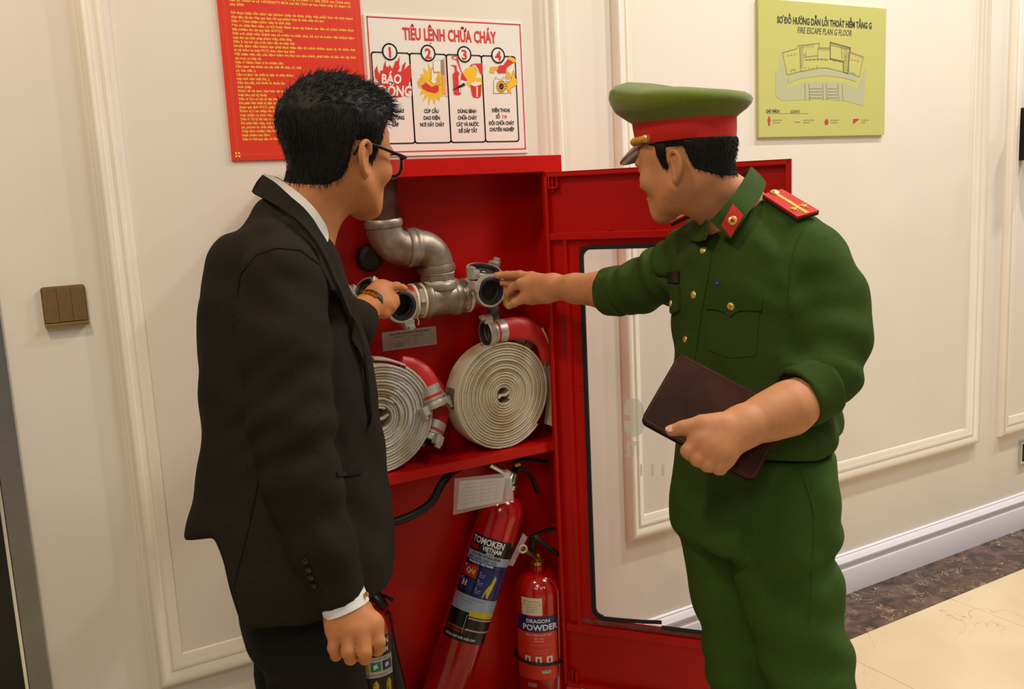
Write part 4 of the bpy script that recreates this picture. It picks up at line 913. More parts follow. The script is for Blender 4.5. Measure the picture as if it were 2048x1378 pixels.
k0 = tp+V(0, -.005, .028)
lv = spline([k0+V(-.02, 0, .004), at(1062, 1078, -.12), at(1085, 1064, -.12), at(1112, 1056, -.13)], 6); b = MB(); b.tube(lv, .008, 10, True, .55); b.build('squeeze_lever', M_blk, po, True)
lv = spline([k0+V(-.02, 0, -.002), at(1068, 1078, -.135), at(1090, 1090, -.145), at(1118, 1110, -.15)], 6); b = MB(); b.tube(lv, .009, 10, True, .6); b.build('carry_handle', M_blk, po, True)
b = MB(); Gm = aimM(at(1046, 1098, -.15), (-.3, -.9, 0)); b.tube([Gm @ Vector((.010*math.cos(a), .010*math.sin(a), 0)) for a in np.linspace(0, 2*math.pi, 25)], .0028, 8); b.build('pull_ring', mat('pale_ring', '#c9b8a4', .4), po, True)
b = MB(); b.tube([at(1046, 1098, -.14), k0+V(0, 0, -.012)], .006, 8); b.build('gauge_stem', M_brass, po, True)
sl = [at(*p, -.135) for p in ((1046, 1066), (1055, 1074), (1026, 1132), (1016, 1130))]
b = MB(); b.add(sl+[c+n_*.8 for c in sl], [[3, 2, 1, 0], [4, 5, 6, 7], [0, 1, 5, 4], [1, 2, 6, 5], [2, 3, 7, 6], [3, 0, 4, 7]]); b.build('plastic_sleeve', M_plst, po)

# third extinguisher behind the hanging hand
q = at(747, 1330, -.10); eb = V(q[0], -.100, .112); RE = .058; He = float(at(747, 1212, -.10)[2]-.112)+.01
e3 = thing('fire_extinguisher', tuple(eb), 'red extinguisher with white lettered label behind the hanging hand', 'fire extinguisher', 'fire extinguishers in the cabinet')
A3 = aimM(eb, (0, 0, 1), (0, 1, 0)); lathe_body(e3, A3, RE, He, .02)
th3 = facing(A3, eb+V(0, 0, .2)); p3 = Print(cylfn(A3, RE, th3), e3)
uL, uR = -.050, .052; vT = He-.065
grid(p3, 'label_base', uL, vT-.20, uR, vT, I_bk, .0004)
p3.text('brand_lettering', 'TOMOKEN', 0.004, vT-.021, .0225, I_lw, .0009, bold=1, xs=.72, align='C'); p3.text('brand_lettering', 'VIETNAM', .012, vT-.042, .0185, I_lw, .0009, bold=1, xs=.76, align='C')
grid(p3, 'label_band', uL, vT-.105, uR, vT-.052, flat('label_silver', '#c9c6c4', .3), .0006)
p3.text('label_text', 'BÌNH CHỮA CHÁY BỘT ABC', 0, vT-.059, .0058, I_bk, .0009, align='C')
for k, m_ in enumerate((I_ly, I_lg, I_nv)):
    u0 = uL+.012+k*.030; grid(p3, 'hazard_panel', u0, vT-.089, u0+.026, vT-.064, m_, .0008); p3.poly('hazard_mark', [(u0+.008, vT-.084), (u0+.007, vT-.073), (u0+.016, vT-.069), (u0+.019, vT-.079)], I_bk if k == 0 else I_lw, .001)
p3.text('label_text', 'HƯỚNG DẪN SỬ DỤNG', 0, vT-.100, .0056, I_bk, .0009, align='C')
for k in range(3):
    u0 = uL+.004+k*.034; grid(p3, 'instruction_panel', u0, vT-.150, u0+.031, vT-.108, flat('panel_grey', '#2c2926'), .0007); p3.poly('instruction_figure', [(u0+.006, vT-.148), (u0+.008, vT-.122), (u0+.016, vT-.112), (u0+.022, vT-.124), (u0+.020, vT-.148)], I_ly, .0009)
t3 = eb+V(0, 0, He+.012)
b = MB(); b.lathe([(.017, 0), (.019, .002), (.019, .03), (.012, .034), (.012, .05)], aimM(t3, (0, 0, 1)), 18); b.build('valve_head', M_blk, e3, True)
lv = spline([t3+V(-.01, 0, .045), at(760, 1190, -.10), at(770, 1192, -.11), at(786, 1200, -.12)], 5); b = MB(); b.tube(lv, .007, 8, True, .6); b.build('squeeze_lever', M_blk, e3, True)
lv = spline([t3+V(-.01, 0, .03), at(752, 1198, -.13), at(770, 1215, -.14)], 5); b = MB(); b.tube(lv, .009, 8); b.build('carry_handle', M_blk, e3, True)
hs = spline([t3+V(.01, 0, .03), at(768, 1215, -.10), at(780, 1270, -.08), at(795, 1378, -.08)], 6); b = MB(); b.tube(hs, [.012]*len(hs), 10); b.build('discharge_hose', mat('black_hose', '#141313', .45), e3, True)
hn = [at(771, 1225, -.135), at(781, 1290, -.135), at(797, 1378, -.135), at(802, 1402, -.135)]; b = MB(); b.tube(hn, [.010, .014, .020, .022], 14); b.build('discharge_horn', M_blk, e3, True)
# ------------------------------------------------------------------ sculpting by signed distance fields (continuous bodies and clothes)
def smin(a, b, k):
    if k <= 0: return np.minimum(a, b)
    h = np.maximum(k-np.abs(a-b), 0)/k
    return np.minimum(a, b)-h*h*k*.25
def smax(a, b, k): return -smin(-a, -b, k)
class Field:
    def __init__(s, lo, hi, h):
        s.lo = np.array(lo, float); s.h = h
        s.n = np.ceil((np.array(hi)-s.lo)/h).astype(int)+1
        s.F = np.full(tuple(s.n), .5, np.float32)
        s.ax = [(s.lo[i]+h*np.arange(s.n[i])).astype(np.float32) for i in range(3)]
    def clone(s):
        c = Field.__new__(Field); c.lo, c.h, c.n, c.ax = s.lo, s.h, s.n, s.ax; c.at0 = getattr(s, 'at0', None); c.F = s.F.copy(); return c
    def blank(s):
        c = s.clone(); c.F[:] = .5; return c
    def window(s, lo, hi):
        """empty field on the same lattice covering lo..hi"""
        a = np.clip(np.floor((np.array(lo)-s.lo)/s.h).astype(int), 0, s.n-2); b = np.clip(np.ceil((np.array(hi)-s.lo)/s.h).astype(int)+1, a+2, s.n)
        c = Field.__new__(Field); c.h = s.h; c.lo = s.lo+a*s.h; c.n = b-a; c.ax = [s.ax[i][a[i]:b[i]] for i in range(3)]; c.F = np.full(tuple(c.n), .5, np.float32); c.at0 = a; return c
    def merge(s, c, k=0.0):
        sl = tuple(slice(i, i+m) for i, m in zip(c.at0, c.n)); s.F[sl] = smin(s.F[sl], c.F, k); return s
    def _win(s, lo, hi):
        a = np.clip(np.floor((np.array(lo)-s.lo)/s.h).astype(int), 0, s.n); b = np.clip(np.ceil((np.array(hi)-s.lo)/s.h).astype(int)+1, 0, s.n)
        if (b <= a).any(): return None, None
        sl = tuple(slice(i, j) for i, j in zip(a, b))
        return sl, (s.ax[0][sl[0]][:, None, None], s.ax[1][sl[1]][None, :, None], s.ax[2][sl[2]][None, None, :])
    def put(s, fn, lo, hi, k=0.0, op='add'):
        m = k+4*s.h
        sl, g = s._win(np.array(lo)-m, np.array(hi)+m)
        if sl is None: return s
        d = fn(*g)
        if op == 'add': s.F[sl] = smin(s.F[sl], d, k)
        elif op == 'cut': s.F[sl] = smax(s.F[sl], -d, k)
        return s
    def cone(s, a, b, ra, rb, k=.01, op='add', flat=None):
        """tapered capsule; flat = (direction, factor) squashes it across a direction"""
        a = np.asarray(a, float); b = np.asarray(b, float); d = b-a; L = max(float(d @ d), 1e-9); R = max(ra, rb)*(max(1, 1/flat[1]) if flat else 1)
        if flat: fd = nrm(flat[0]); ff = flat[1]
        def fn(x, y, z):
            px, py, pz = x-a[0], y-a[1], z-a[2]
            t = np.clip((px*d[0]+py*d[1]+pz*d[2])/L, 0, 1)
            qx, qy, qz = px-t*d[0], py-t*d[1], pz-t*d[2]
            q2 = qx*qx+qy*qy+qz*qz
            if flat:
                c = qx*fd[0]+qy*fd[1]+qz*fd[2]; q2 = q2+c*c*(1/(ff*ff)-1)
            return np.sqrt(q2)-(ra+t*(rb-ra))
        return s.put(fn, np.minimum(a, b)-R, np.maximum(a, b)+R, k, op)
    def ball(s, c, r, k=.01, op='add', M=None):
        """ellipsoid with radii r along the columns of M"""
        c = np.asarray(c, float); r = np.ones(3)*r if np.isscalar(r) else np.asarray(r, float); M = np.eye(3) if M is None else np.asarray(M, float); R = r.max()
        def fn(x, y, z):
            p = (x-c[0], y-c[1], z-c[2]); q = [p[0]*M[0, i]+p[1]*M[1, i]+p[2]*M[2, i] for i in range(3)]
            k0 = np.sqrt(sum((q[i]/r[i])**2 for i in range(3))); k1 = np.sqrt(sum((q[i]/(r[i]*r[i]))**2 for i in range(3)))
            return np.where(k1 > 1e-6, k0*(k0-1)/np.maximum(k1, 1e-6), -r.min())
        return s.put(fn, c-R, c+R, k, op)
    def chain(s, P, R, k=.006, **kw):
        for i in range(len(P)-1): s.cone(P[i], P[i+1], R[i], R[i+1], k, **kw)
        return s
    def loft(s, st, k=.02, op='add', ex=2.0, cap=.02):
        """horizontal super-elliptic slices: st = [(z, cx, cy, a, b, ang)], a along ang, b across, spline-interpolated over z"""
        st = sorted(st); zz = np.array([q[0] for q in st]); A = np.array([q[1:] for q in st])
        zs = s.ax[2]; f = np.array([[np.interp(z, zz, A[:, i]) for i in range(5)] for z in zs]).astype(np.float32)
        ker = np.array([1, 2, 3, 2, 1])/9.0; w = max(1, int(.012/s.h))
        for _ in range(w):
            p = np.pad(f, ((2, 2), (0, 0)), mode='edge'); f = sum(ker[j]*p[j:j+len(zs)] for j in range(5))
        R = max(A[:, 2].max(), A[:, 3].max())
        lo = np.array([A[:, 0].min()-R, A[:, 1].min()-R, zz[0]-cap]); hi = np.array([A[:, 0].max()+R, A[:, 1].max()+R, zz[-1]+cap])
        m = k+4*s.h; sl, g = s._win(lo-m, hi+m)
        x, y, z = g; F_ = f[sl[2]].T[:, None, None, :]
        ca, sa = np.cos(F_[4]), np.sin(F_[4])
        u = (x-F_[0])*ca+(y-F_[1])*sa; v = -(x-F_[0])*sa+(y-F_[1])*ca
        q = (np.abs(u/F_[2])**ex+np.abs(v/F_[3])**ex)**(1/ex)
        d = (q-1)*np.minimum(F_[2], F_[3])
        d = smax(d, np.maximum(zz[0]-z, z-zz[-1]), cap)
        s.F[sl] = smin(s.F[sl], d, k) if op == 'add' else smax(s.F[sl], -d, k)
        return s
    def cutplane(s, p, n, k=0.0, near=None, R=None):
        """remove what lies on the side n of the plane through p (optionally only within R of `near`)"""
        p = np.asarray(p, float); n = nrm(n)
        fn = lambda x, y, z: -((x-p[0])*n[0]+(y-p[1])*n[1]+(z-p[2])*n[2])
        if near is None: return s.put(fn, s.lo, s.lo+s.h*s.n, k, 'cut')
        return s.put(fn, np.asarray(near)-R, np.asarray(near)+R, k, 'cut')
    def mesh(s):
        """surface nets"""
        F = s.F; S = F < 0
        c = np.zeros(tuple(np.array(F.shape)-1), np.uint8)
        nx, ny, nz = c.shape
        for i in (0, 1):
            for j in (0, 1):
                for l in (0, 1): c += S[i:nx+i, j:ny+j, l:nz+l]
        act = (c > 0) & (c < 8); idx = -np.ones(c.shape, np.int32); I = np.argwhere(act); idx[act] = np.arange(len(I))
        V8 = np.stack([F[I[:, 0]+i, I[:, 1]+j, I[:, 2]+l] for i in (0, 1) for j in (0, 1) for l in (0, 1)], 1).astype(np.float64)
        off = np.array([(i, j, l) for i in (0, 1) for j in (0, 1) for l in (0, 1)], float)
        acc = np.zeros((len(I), 3)); cnt = np.zeros(len(I))
        for p in range(8):
            for q in range(p+1, 8):
                if np.abs(off[p]-off[q]).sum() != 1: continue
                m = (V8[:, p] < 0) != (V8[:, q] < 0)
                t = np.where(m, V8[:, p]/np.where(m, V8[:, p]-V8[:, q], 1), 0)
                acc += m[:, None]*(off[p]+(off[q]-off[p])*t[:, None]); cnt += m
        P = s.lo+(I+acc/cnt[:, None])*s.h
        faces = []
        for axis in range(3):
            sl0 = [slice(None)]*3; sl1 = [slice(None)]*3; sl0[axis] = slice(0, -1); sl1[axis] = slice(1, None)
            e = S[tuple(sl0)] != S[tuple(sl1)]
            b_, c_ = [(1, 2), (2, 0), (0, 1)][axis]
            E = np.argwhere(e); E = E[(E[:, b_] > 0) & (E[:, c_] > 0) & (E[:, b_] < F.shape[b_]-1) & (E[:, c_] < F.shape[c_]-1)]
            inside = S[E[:, 0], E[:, 1], E[:, 2]]
            o = np.zeros((4, 3), int); o[1, b_] = -1; o[2, b_] = -1; o[2, c_] = -1; o[3, c_] = -1
            q = np.stack([idx[tuple((E+o[r]).T)] for r in range(4)], 1)
            q[~inside] = q[~inside][:, ::-1]; faces.append(q)
        Fc = np.concatenate(faces); Fc = Fc[(Fc >= 0).all(1)]
        return P, Fc
def vnormals(P, Fc):
    n = np.cross(P[Fc[:, 2]]-P[Fc[:, 0]], P[Fc[:, 3]]-P[Fc[:, 1]]); N = np.zeros_like(P)
    for j in range(4): np.add.at(N, Fc[:, j], n)
    return N/np.maximum(np.linalg.norm(N, axis=1), 1e-12)[:, None]
def relax(P, Fc, it=2, f=.5):
    for _ in range(it):
        A = np.zeros_like(P); c = np.zeros(len(P))
        for j in range(4):
            a, b = Fc[:, j], Fc[:, (j+1) % 4]
            np.add.at(A, a, P[b]); np.add.at(c, a, 1); np.add.at(A, b, P[a]); np.add.at(c, b, 1)
        P = P*(1-f)+f*A/np.maximum(c, 1)[:, None]
    return P
def wav(P, d, lam, seed=0, warp=.6):
    """soft irregular wave across direction d with wavelength lam (folds of cloth)"""
    r = np.random.RandomState(seed); d = nrm(d); q = P @ d
    w = 0
    for i in range(4):
        e = nrm(r.randn(3)); w = w+np.sin(P @ e*(2*math.pi/(lam*(2.2+i*.9)))+r.rand()*6.28)
    return np.sin(q*2*math.pi/lam+w*warp*1.5+r.rand()*6.28)
def sculpt(fields, name, mats, parent, disp=None, it=1, sub=None):
    """one mesh object from one or more fields"""
    PP, FF, k = [], [], 0
    for f in fields:
        P, Fc = f.mesh(); P = relax(P, Fc, it)
        if disp is not None: P = P+vnormals(P, Fc)*disp(P)[:, None]
        PP.append(P); FF.append(Fc+k); k += len(P)
    P = np.concatenate(PP); Fc = np.concatenate(FF)
    me = bpy.data.meshes.new(name); me.vertices.add(len(P)); me.vertices.foreach_set('co', P.ravel())
    me.loops.add(Fc.size); me.loops.foreach_set('vertex_index', Fc.ravel().astype(np.int32)); me.polygons.add(len(Fc))
    me.polygons.foreach_set('loop_start', np.arange(0, Fc.size, 4, dtype=np.int32)); me.polygons.foreach_set('loop_total', np.full(len(Fc), 4, np.int32))
    me.polygons.foreach_set('use_smooth', np.ones(len(Fc), bool)); me.update(calc_edges=True); me.validate()
    return link(name, me, mats, parent)
def hframe(az, pitch, roll=0):
    """columns: his left, forward, up"""
    a, p = math.radians(az), math.radians(pitch)
    f = V(math.cos(a)*math.cos(p), math.sin(a)*math.cos(p), math.sin(p)); l = V(-math.sin(a), math.cos(a), 0); u = np.cross(f, l)
    r = math.radians(roll); l2 = l*math.cos(r)+u*math.sin(r); u2 = -l*math.sin(r)+u*math.cos(r)
    return np.stack([l2, f, u2], 1)
def make_head(big, o, M, neck, rn, S=1.0, eb=0.0):
    """head, face, ears and neck as one field in world space; returns (field, field without ears)"""
    o = np.asarray(o, float); T = lambda x, y, z: o+M @ V(x, y, z)*S
    pts = np.array([T(*p) for p in ((.1, .13, .15), (-.1, .13, .15), (.1, -.12, .15), (-.1, -.12, .15), (.1, .13, -.13), (-.1, .13, -.13), (.1, -.13, -.12), (-.1, -.13, -.12))]+[np.asarray(neck)-rn-.02, np.asarray(neck)+rn+.02])
    F = big.window(pts.min(0)-.02, pts.max(0)+.02)
    def B(c, r, k, op='add'): F.ball(T(*c), np.array(r)*S if not np.isscalar(r) else r*S, k, op, M)
    def Cn(a, c, ra, rb, k): F.cone(T(*a), T(*c), ra*S, rb*S, k)
    B((0, -.008, .045), (.0755, .099, .088), 0)
    B((0, .045, .045), (.061, .052, .060), .03); B((0, .042, -.014), (.058, .050, .058), .025)
    for s in (-1, 1):
        Cn((s*.053, .000, -.034), (s*.019, .072, -.078), .018, .016, .028)
        B((s*.044, .064, -.012), (.021, .020, .019), .025); B((s*.029, .089, .030), (.024, .011, .009), .012)
    B((0, .080, -.081), (.019, .017, .0145), .02); B((0, .076, -.050), (.031, .025, .026), .02)
    F.cone(T(0, -.030, -.02), np.asarray(neck), .052*S, rn, .03)
    F.cone(T(0, .012, -.050), np.asarray(neck), .034*S, rn*.8, .03)
    for s in (-1, 1): B((s*.031, .107, .011), (.017, .014, .011), .010, 'cut'); B((s*.031, .083, .010), .0128, .002)
    for s in (-1, 1): Cn((s*.018, .095, .016), (s*.043, .089, .014), .0042, .0036, .004)
    Cn((0, .092, .024), (0, .115, -.012), .008, .0110, .010)
    for s in (-1, 1): B((s*.0110, .103, -.016), (.0080, .0095, .0075), .006)
    B((0, .099, -.0435), (.022, .008, .0050), .004); B((0, .0975, -.0540), (.018, .008, .0060), .004)
    bare = F.clone()
    for s in (-1, 1):
        q = lambda x, y, z: T(s*x, y*.86-.003+eb, z*.84)
        F.cone(q(.071, -.010, .012), q(.073, -.006, -.022), .011*S, .008*S, .006)
        a = .45*s; R = np.array([[math.cos(a), -math.sin(a), 0], [math.sin(a), math.cos(a), 0], [0, 0, 1]])
        F.ball(q(.080, -.017, .004), V(.0050, .018, .026)*S, .004, 'add', M @ R)
        F.ball(q(.087, -.011, .000), V(.006, .0085, .015)*S, .003, 'cut', M @ R)
        ring = [(.081, .002, .014), (.084, -.004, .030), (.087, -.018, .036), (.089, -.031, .028), (.089, -.036, .010), (.087, -.030, -.010), (.082, -.018, -.026), (.077, -.008, -.031)]
        ring = spline([q(*p) for p in ring], 3); F.chain(ring, [.0038*S]*len(ring), .003)
        F.ball(q(.077, -.006, -.030), V(.006, .008, .009)*S, .004, 'add', M)
    return F, bare
def hair_shell(bare, o, M, zmin, thick, noise, S=1.0):
    """shell that follows the skull above the hairline"""
    H = bare.clone(); x, y, z = H.ax[0][:, None, None]-o[0], H.ax[1][None, :, None]-o[1], H.ax[2][None, None, :]-o[2]
    L = [x*M[0, i]+y*M[1, i]+z*M[2, i] for i in range(3)]
    L = [q/S for q in L]
    lim = np.interp(L[1], zmin[0], zmin[1]).astype(np.float32)-L[2]
    edge = np.clip((-lim)/.028, 0, 1)
    t = (thick(*L)*(.12+.88*edge)+noise(*L)*edge)*S
    H.F = np.maximum(np.maximum(H.F-t, lim*.7), -(H.F+.006)).astype(np.float32)
    return H
def strands(name, roots, dirs, m, parent, n, ln, rad, curl, seed, grav=.3):
    """thin tapered locks growing from root points"""
    r = np.random.RandomState(seed); vv, ff = [], []
    for i in r.choice(len(roots), n, replace=len(roots) < n):
        p = roots[i].copy(); d = nrm(dirs[i]+r.randn(3)*curl); L = ln*r.uniform(.5, 1.3); w = nrm(np.cross(d, r.randn(3))); b2 = np.cross(d, w); k = len(vv); rd = rad*r.uniform(.6, 1.3)
        steps = 4
        for s in range(steps):
            q = rd*(1-s/(steps-.6))
            for g in range(3): vv.append(p+(w*math.cos(g*2.094)+b2*math.sin(g*2.094))*max(q, rd*.08))
            d = nrm(d+r.randn(3)*curl*.35-V(0, 0, 1)*grav*.4); p = p+d*L/steps
        for s in range(steps-1):
            for g in range(3): ff.append([k+s*3+g, k+s*3+(g+1) % 3, k+s*3+3+(g+1) % 3, k+s*3+3+g])
    me = bpy.data.meshes.new(name); me.from_pydata([tuple(v) for v in vv], [], ff); me.update(); me.polygons.foreach_set('use_smooth', [True]*len(me.polygons))
    o = link(name, me, m, parent); o['kind'] = 'stuff'; return o
def hand(F, palm, fingers, k=.010):
    """palm: list of (a, b, ra, rb, k[, flat]); fingers: list of (points, radii), kept apart from one another"""
    for a in palm: F.cone(*a[:4], k=a[4], **({'flat': a[5]} if len(a) > 5 else {}))
    G = F.blank()
    for P, R in fingers:
        g = F.blank(); g.chain(P, R, .004); G.F = np.minimum(G.F, g.F)
    F.F = smin(F.F, G.F, k)
    return F
def ribbon2(name, top, bot, thick, m, parent, n=6):
    """cloth band between two edge curves, with thickness"""
    A_, B_ = spline(top, n), spline(bot, n); N_ = len(A_); rows = 4
    G = [[A_[i]*(1-j/rows)+B_[i]*(j/rows) for j in range(rows+1)] for i in range(N_)]
    v, f = [], []
    cen = sum(sum(r_) for r_ in G)/(N_*(rows+1))
    nn = []
    for i in range(N_):
        t = nrm(A_[min(i+1, N_-1)]-A_[max(0, i-1)]); nn.append(nrm(np.cross(t, B_[i]-A_[i])))
    for sgn in (0, 1):
        for i in range(N_):
            for j in range(rows+1):
                bulge = math.sin(math.pi*j/rows)*.002
                v.append(G[i][j]+nn[i]*(sgn*thick+bulge))
    w = rows+1; K = N_*w
    for i in range(N_-1):
        for j in range(rows):
            a = i*w+j; f.append([a, a+1, a+w+1, a+w]); f.append([K+a, K+a+w, K+a+w+1, K+a+1])
    for i in range(N_-1):
        f.append([i*w, (i+1)*w, K+(i+1)*w, K+i*w]); a = i*w+rows; f.append([a, K+a, K+a+w, a+w])
    f.append([j for j in range(w)]+[K+j for j in range(w)][::-1]); e = (N_-1)*w; f.append([e+j for j in range(w)][::-1]+[K+e+j for j in range(w)])
    me = bpy.data.meshes.new(name); me.from_pydata([tuple(p) for p in v], [], f); me.validate(); bm = bmesh.new(); bm.from_mesh(me); bmesh.ops.recalc_face_normals(bm, faces=bm.faces); bm.to_mesh(me); bm.free()
    me.polygons.foreach_set('use_smooth', [True]*len(me.polygons)); me.update()
    try: me.set_sharp_from_angle(angle=math.radians(50))
    except Exception: pass
    return link(name, me, m, parent)
def station(y, xl, xr, w, az, ratio):
    """torso slice whose outline is seen between pixels xl and xr of row y, centred at distance w; ratio = depth / width"""
    c = dp((xl+xr)/2, y, w); half = (xr-xl)/2*w/FPX; d = ray((xl+xr)/2, y); t = math.radians(az)-math.atan2(d[1], d[0])
    b = half/math.hypot(ratio*math.sin(t), math.cos(t)); return (c[2], c[0], c[1], ratio*b, b, math.radians(az))
M_skin = mat('skin', '#c37f50', .55, var=.06, vscale=40, bump=.06, bscale=300, sss=.12, spec=.25)
M_skin2 = mat('skin_fair', '#cb8b60', .55, var=.06, vscale=40, bump=.06, bscale=300, sss=.12, spec=.25)
M_hair = mat('black_hair', '#120e0b', .62, var=.3, vscale=300, bump=.25, bscale=500, stretch=(1, 1, .3), spec=.3)
M_lens = bpy.data.materials.new('spectacle_lens'); M_lens.use_nodes = True
_n = M_lens.node_tree.nodes['Principled BSDF']; _n.inputs['Alpha'].default_value = .10; _n.inputs['Roughness'].default_value = .03
M_eye = mat('eye_white', '#e8e2da', .2); M_iris = mat('dark_iris', '#1d120c', .15)

from mathutils.bvhtree import BVHTree
def surf(*objs):
    vv, ff = [], []
    for o in objs:
        k = len(vv); vv += [v.co for v in o.data.vertices]; ff += [[i+k for i in p.vertices] for p in o.data.polygons]
    return BVHTree.FromPolygons(vv, ff)
def onto(T, px, py, off=0.0):
    """point of a garment's surface seen at a pixel, lifted outwards by off"""
    d = ray(px, py); d = d/np.linalg.norm(d); h = T.ray_cast(Vector(CAM), Vector(d))
    if h[0] is None: return None, None
    n = np.array(h[1]); n = -n if n @ d > 0 else n
    return np.array(h[0])+n*off, n
def patch(name, T, top, bot, off, thick, m, parent, nu=10, nv=4):
    """cloth piece sewn on a garment: between two edge polylines given as pixels"""
    def samp(pl, t):
        L = [0]+list(np.cumsum([math.dist(pl[i], pl[i+1]) for i in range(len(pl)-1)])); q = t*L[-1]
        return np.interp(q, L, [p[0] for p in pl]), np.interp(q, L, [p[1] for p in pl])
    v, f = [], []; last = (V(0, 0, 0), V(0, -1, 0)); rows = []
    for i in range(nu+1):
        a, b_ = samp(top, i/nu), samp(bot, i/nu)
        for j in range(nv+1):
            t = j/nv; p, n = onto(T, a[0]*(1-t)+b_[0]*t, a[1]*(1-t)+b_[1]*t, off)
            if p is None: p, n = last
            last = (p, n); rows.append((p, n))
    w = nv+1; K = (nu+1)*w
    nm = nrm(sum(r[1] for r in rows))
    v = [p+nm*thick for p, n in rows]+[p-nm*.003 for p, n in rows]
    for i in range(nu):
        for j in range(nv):
            a = i*w+j; f.append([a, a+1, a+w+1, a+w]); f.append([K+a, K+a+w, K+a+w+1, K+a+1])
    ed = [j for j in range(w)]+[i*w+nv for i in range(1, nu+1)]+[nu*w+j for j in range(nv-1, -1, -1)]+[i*w for i in range(nu-1, 0, -1)]
    for i in range(len(ed)):
        a, b_ = ed[i], ed[(i+1) % len(ed)]; f.append([a, K+a, K+b_, b_])
    me = bpy.data.meshes.new(name); me.from_pydata([tuple(p) for p in v], [], f); bm = bmesh.new(); bm.from_mesh(me); bmesh.ops.recalc_face_normals(bm, faces=bm.faces); bm.to_mesh(me); bm.free()
    me.polygons.foreach_set('use_smooth', [True]*len(me.polygons))
    try: me.set_sharp_from_angle(angle=math.radians(50))
    except Exception: pass
    me.update(); return link(name, me, m, parent)
def stud(name, T, px, py, r, m, parent, hgt=.5):
    p, n = onto(T, px, py, 0)
    b = MB(); b.lathe([(r, -.002), (r, r*.15), (r*.85, r*hgt*.75), (r*.5, r*hgt), (.0002, r*hgt*1.1)], aimM(p, n), 16); return b.build(name, m, parent, True, 40)
def stitch(name, T, pl, r, m, parent, off=.0):
    P = []
    for i in range(len(pl)-1):
        for k in range(6):
            t = k/6; p, n = onto(T, pl[i][0]*(1-t)+pl[i+1][0]*t, pl[i][1]*(1-t)+pl[i+1][1]*t, off)
            if p is not None and (not P or np.linalg.norm(p-P[-1]) < .05): P.append(p)
    b = MB(); b.tube(P, r, 6); return b.build(name, m, parent, True, 80)
# ------------------------------------------------------------------ man in the dark suit
M_suit = mat('charcoal_suit_wool', '#26211b', .9, var=.10, vscale=220, bump=.25, bscale=500, spec=.12)
M_suitp = mat('dark_trouser_wool', '#191614', .85, var=.10, vscale=220, bump=.2, bscale=500, spec=.2)
M_shirt = mat('white_shirt_cotton', '#f0eee9', .7, bump=.1, bscale=400)
M_blackb = mat('black_button', '#0d0c0b', .3)
AZ1 = -10.0; f1 = V(math.cos(math.radians(AZ1)), math.sin(math.radians(AZ1)), 0); l1 = V(-f1[1], f1[0], 0)
pc_ = dp(600, 1250, 1.53)
man = thing('person', (pc_[0], pc_[1], 0), 'person in a charcoal suit and black glasses pointing into the cabinet', 'person')
HS1 = .91
O1 = dp(676, 325, 1.56); H1 = hframe(25, -7)
NB1 = dp(598, 445, 1.55)
Rsh = dp(566, 560, 1.385); Lsh = dp(536, 535, 1.70)
def q(px, py, w): return dp(px, py, w)
# body: head, neck, trunk, arms and hands in one continuous skin
B1 = Field(V(.10, -1.10, .84), V(.92, -.14, 1.80), .0026)
Fh, bare1 = make_head(B1, O1, H1, NB1, .054, HS1)
wr_l = dp(737, 612, 2.115)
lo = q(755, 605, 2.12)-.15; Fl = B1.window(lo, lo+.30)
Fl.cone(q(700, 655, 2.03), wr_l, .032, .026, .01)
hand(Fl, [(wr_l, q(752, 590, 2.13), .025, .026, .012), (wr_l, q(766, 610, 2.125), .023, .025, .012), (q(752, 588, 2.13), q(764, 575, 2.145), .021, .017, .012), (q(764, 585, 2.14), q(776, 604, 2.135), .021, .020, .012)],
     [([q(757, 572, 2.145), q(790, 573, 2.150), q(804, 575, 2.152), q(810, 577, 2.154)], [.0125, .0092, .0082, .0074]),
      ([q(768, 580, 2.15), q(789, 596, 2.150), q(784, 610, 2.165), q(772, 606, 2.175)], [.0125, .0105, .0095, .008]),
      ([q(772, 592, 2.145), q(790, 605, 2.140), q(783, 618, 2.155), q(772, 612, 2.17)], [.0125, .0105, .0095, .008]),
      ([q(768, 604, 2.13), q(783, 614, 2.125), q(776, 625, 2.145), q(766, 618, 2.16)], [.0120, .0100, .009, .008]),
      ([q(755, 622, 2.12), q(770, 628, 2.115), q(779, 622, 2.125)], [.0125, .0105, .0085])], .012)
lo = q(700, 1240, 1.36)-.16; Fr = B1.window(lo, lo+.32)
wr_r = q(690, 1212, 1.365)
hand(Fr, [(q(668, 1130, 1.37), wr_r, .030, .026, .01, (FWD, .85)), (wr_r, q(680, 1258, 1.350), .024, .017, .015), (wr_r, q(705, 1258, 1.340), .024, .018, .015), (wr_r, q(735, 1254, 1.348), .024, .017, .015), (q(676, 1256, 1.352), q(745, 1248, 1.352), .015, .015, .02)],
     [([q(673, 1262, 1.345), q(668, 1296, 1.335), q(672, 1310, 1.355), q(688, 1296, 1.38)], [.0108, .0092, .0084, .0075]),
      ([q(699, 1264, 1.335), q(696, 1304, 1.322), q(701, 1317, 1.345), q(712, 1300, 1.375)], [.0116, .0100, .0090, .0080]),
      ([q(726, 1261, 1.335), q(729, 1304, 1.322), q(731, 1318, 1.348), q(728, 1300, 1.378)], [.0118, .0102, .0092, .0080]),
      ([q(747, 1254, 1.345), q(757, 1284, 1.338), q(755, 1300, 1.360), q(744, 1288, 1.38)], [.0114, .0098, .0088, .0080]),
      ([q(728, 1222, 1.38), q(752, 1254, 1.39), q(757, 1278, 1.385)], [.0140, .0115, .0095])], .006)
for f_ in (Fh, Fl, Fr): B1.merge(f_, .006)
B1.loft([station(y, xl+30, xr-30, 1.53, AZ1, .80) for y, xl, xr in ((520, 440, 640), (700, 405, 725), (900, 410, 745), (1070, 430, 750))], .03)
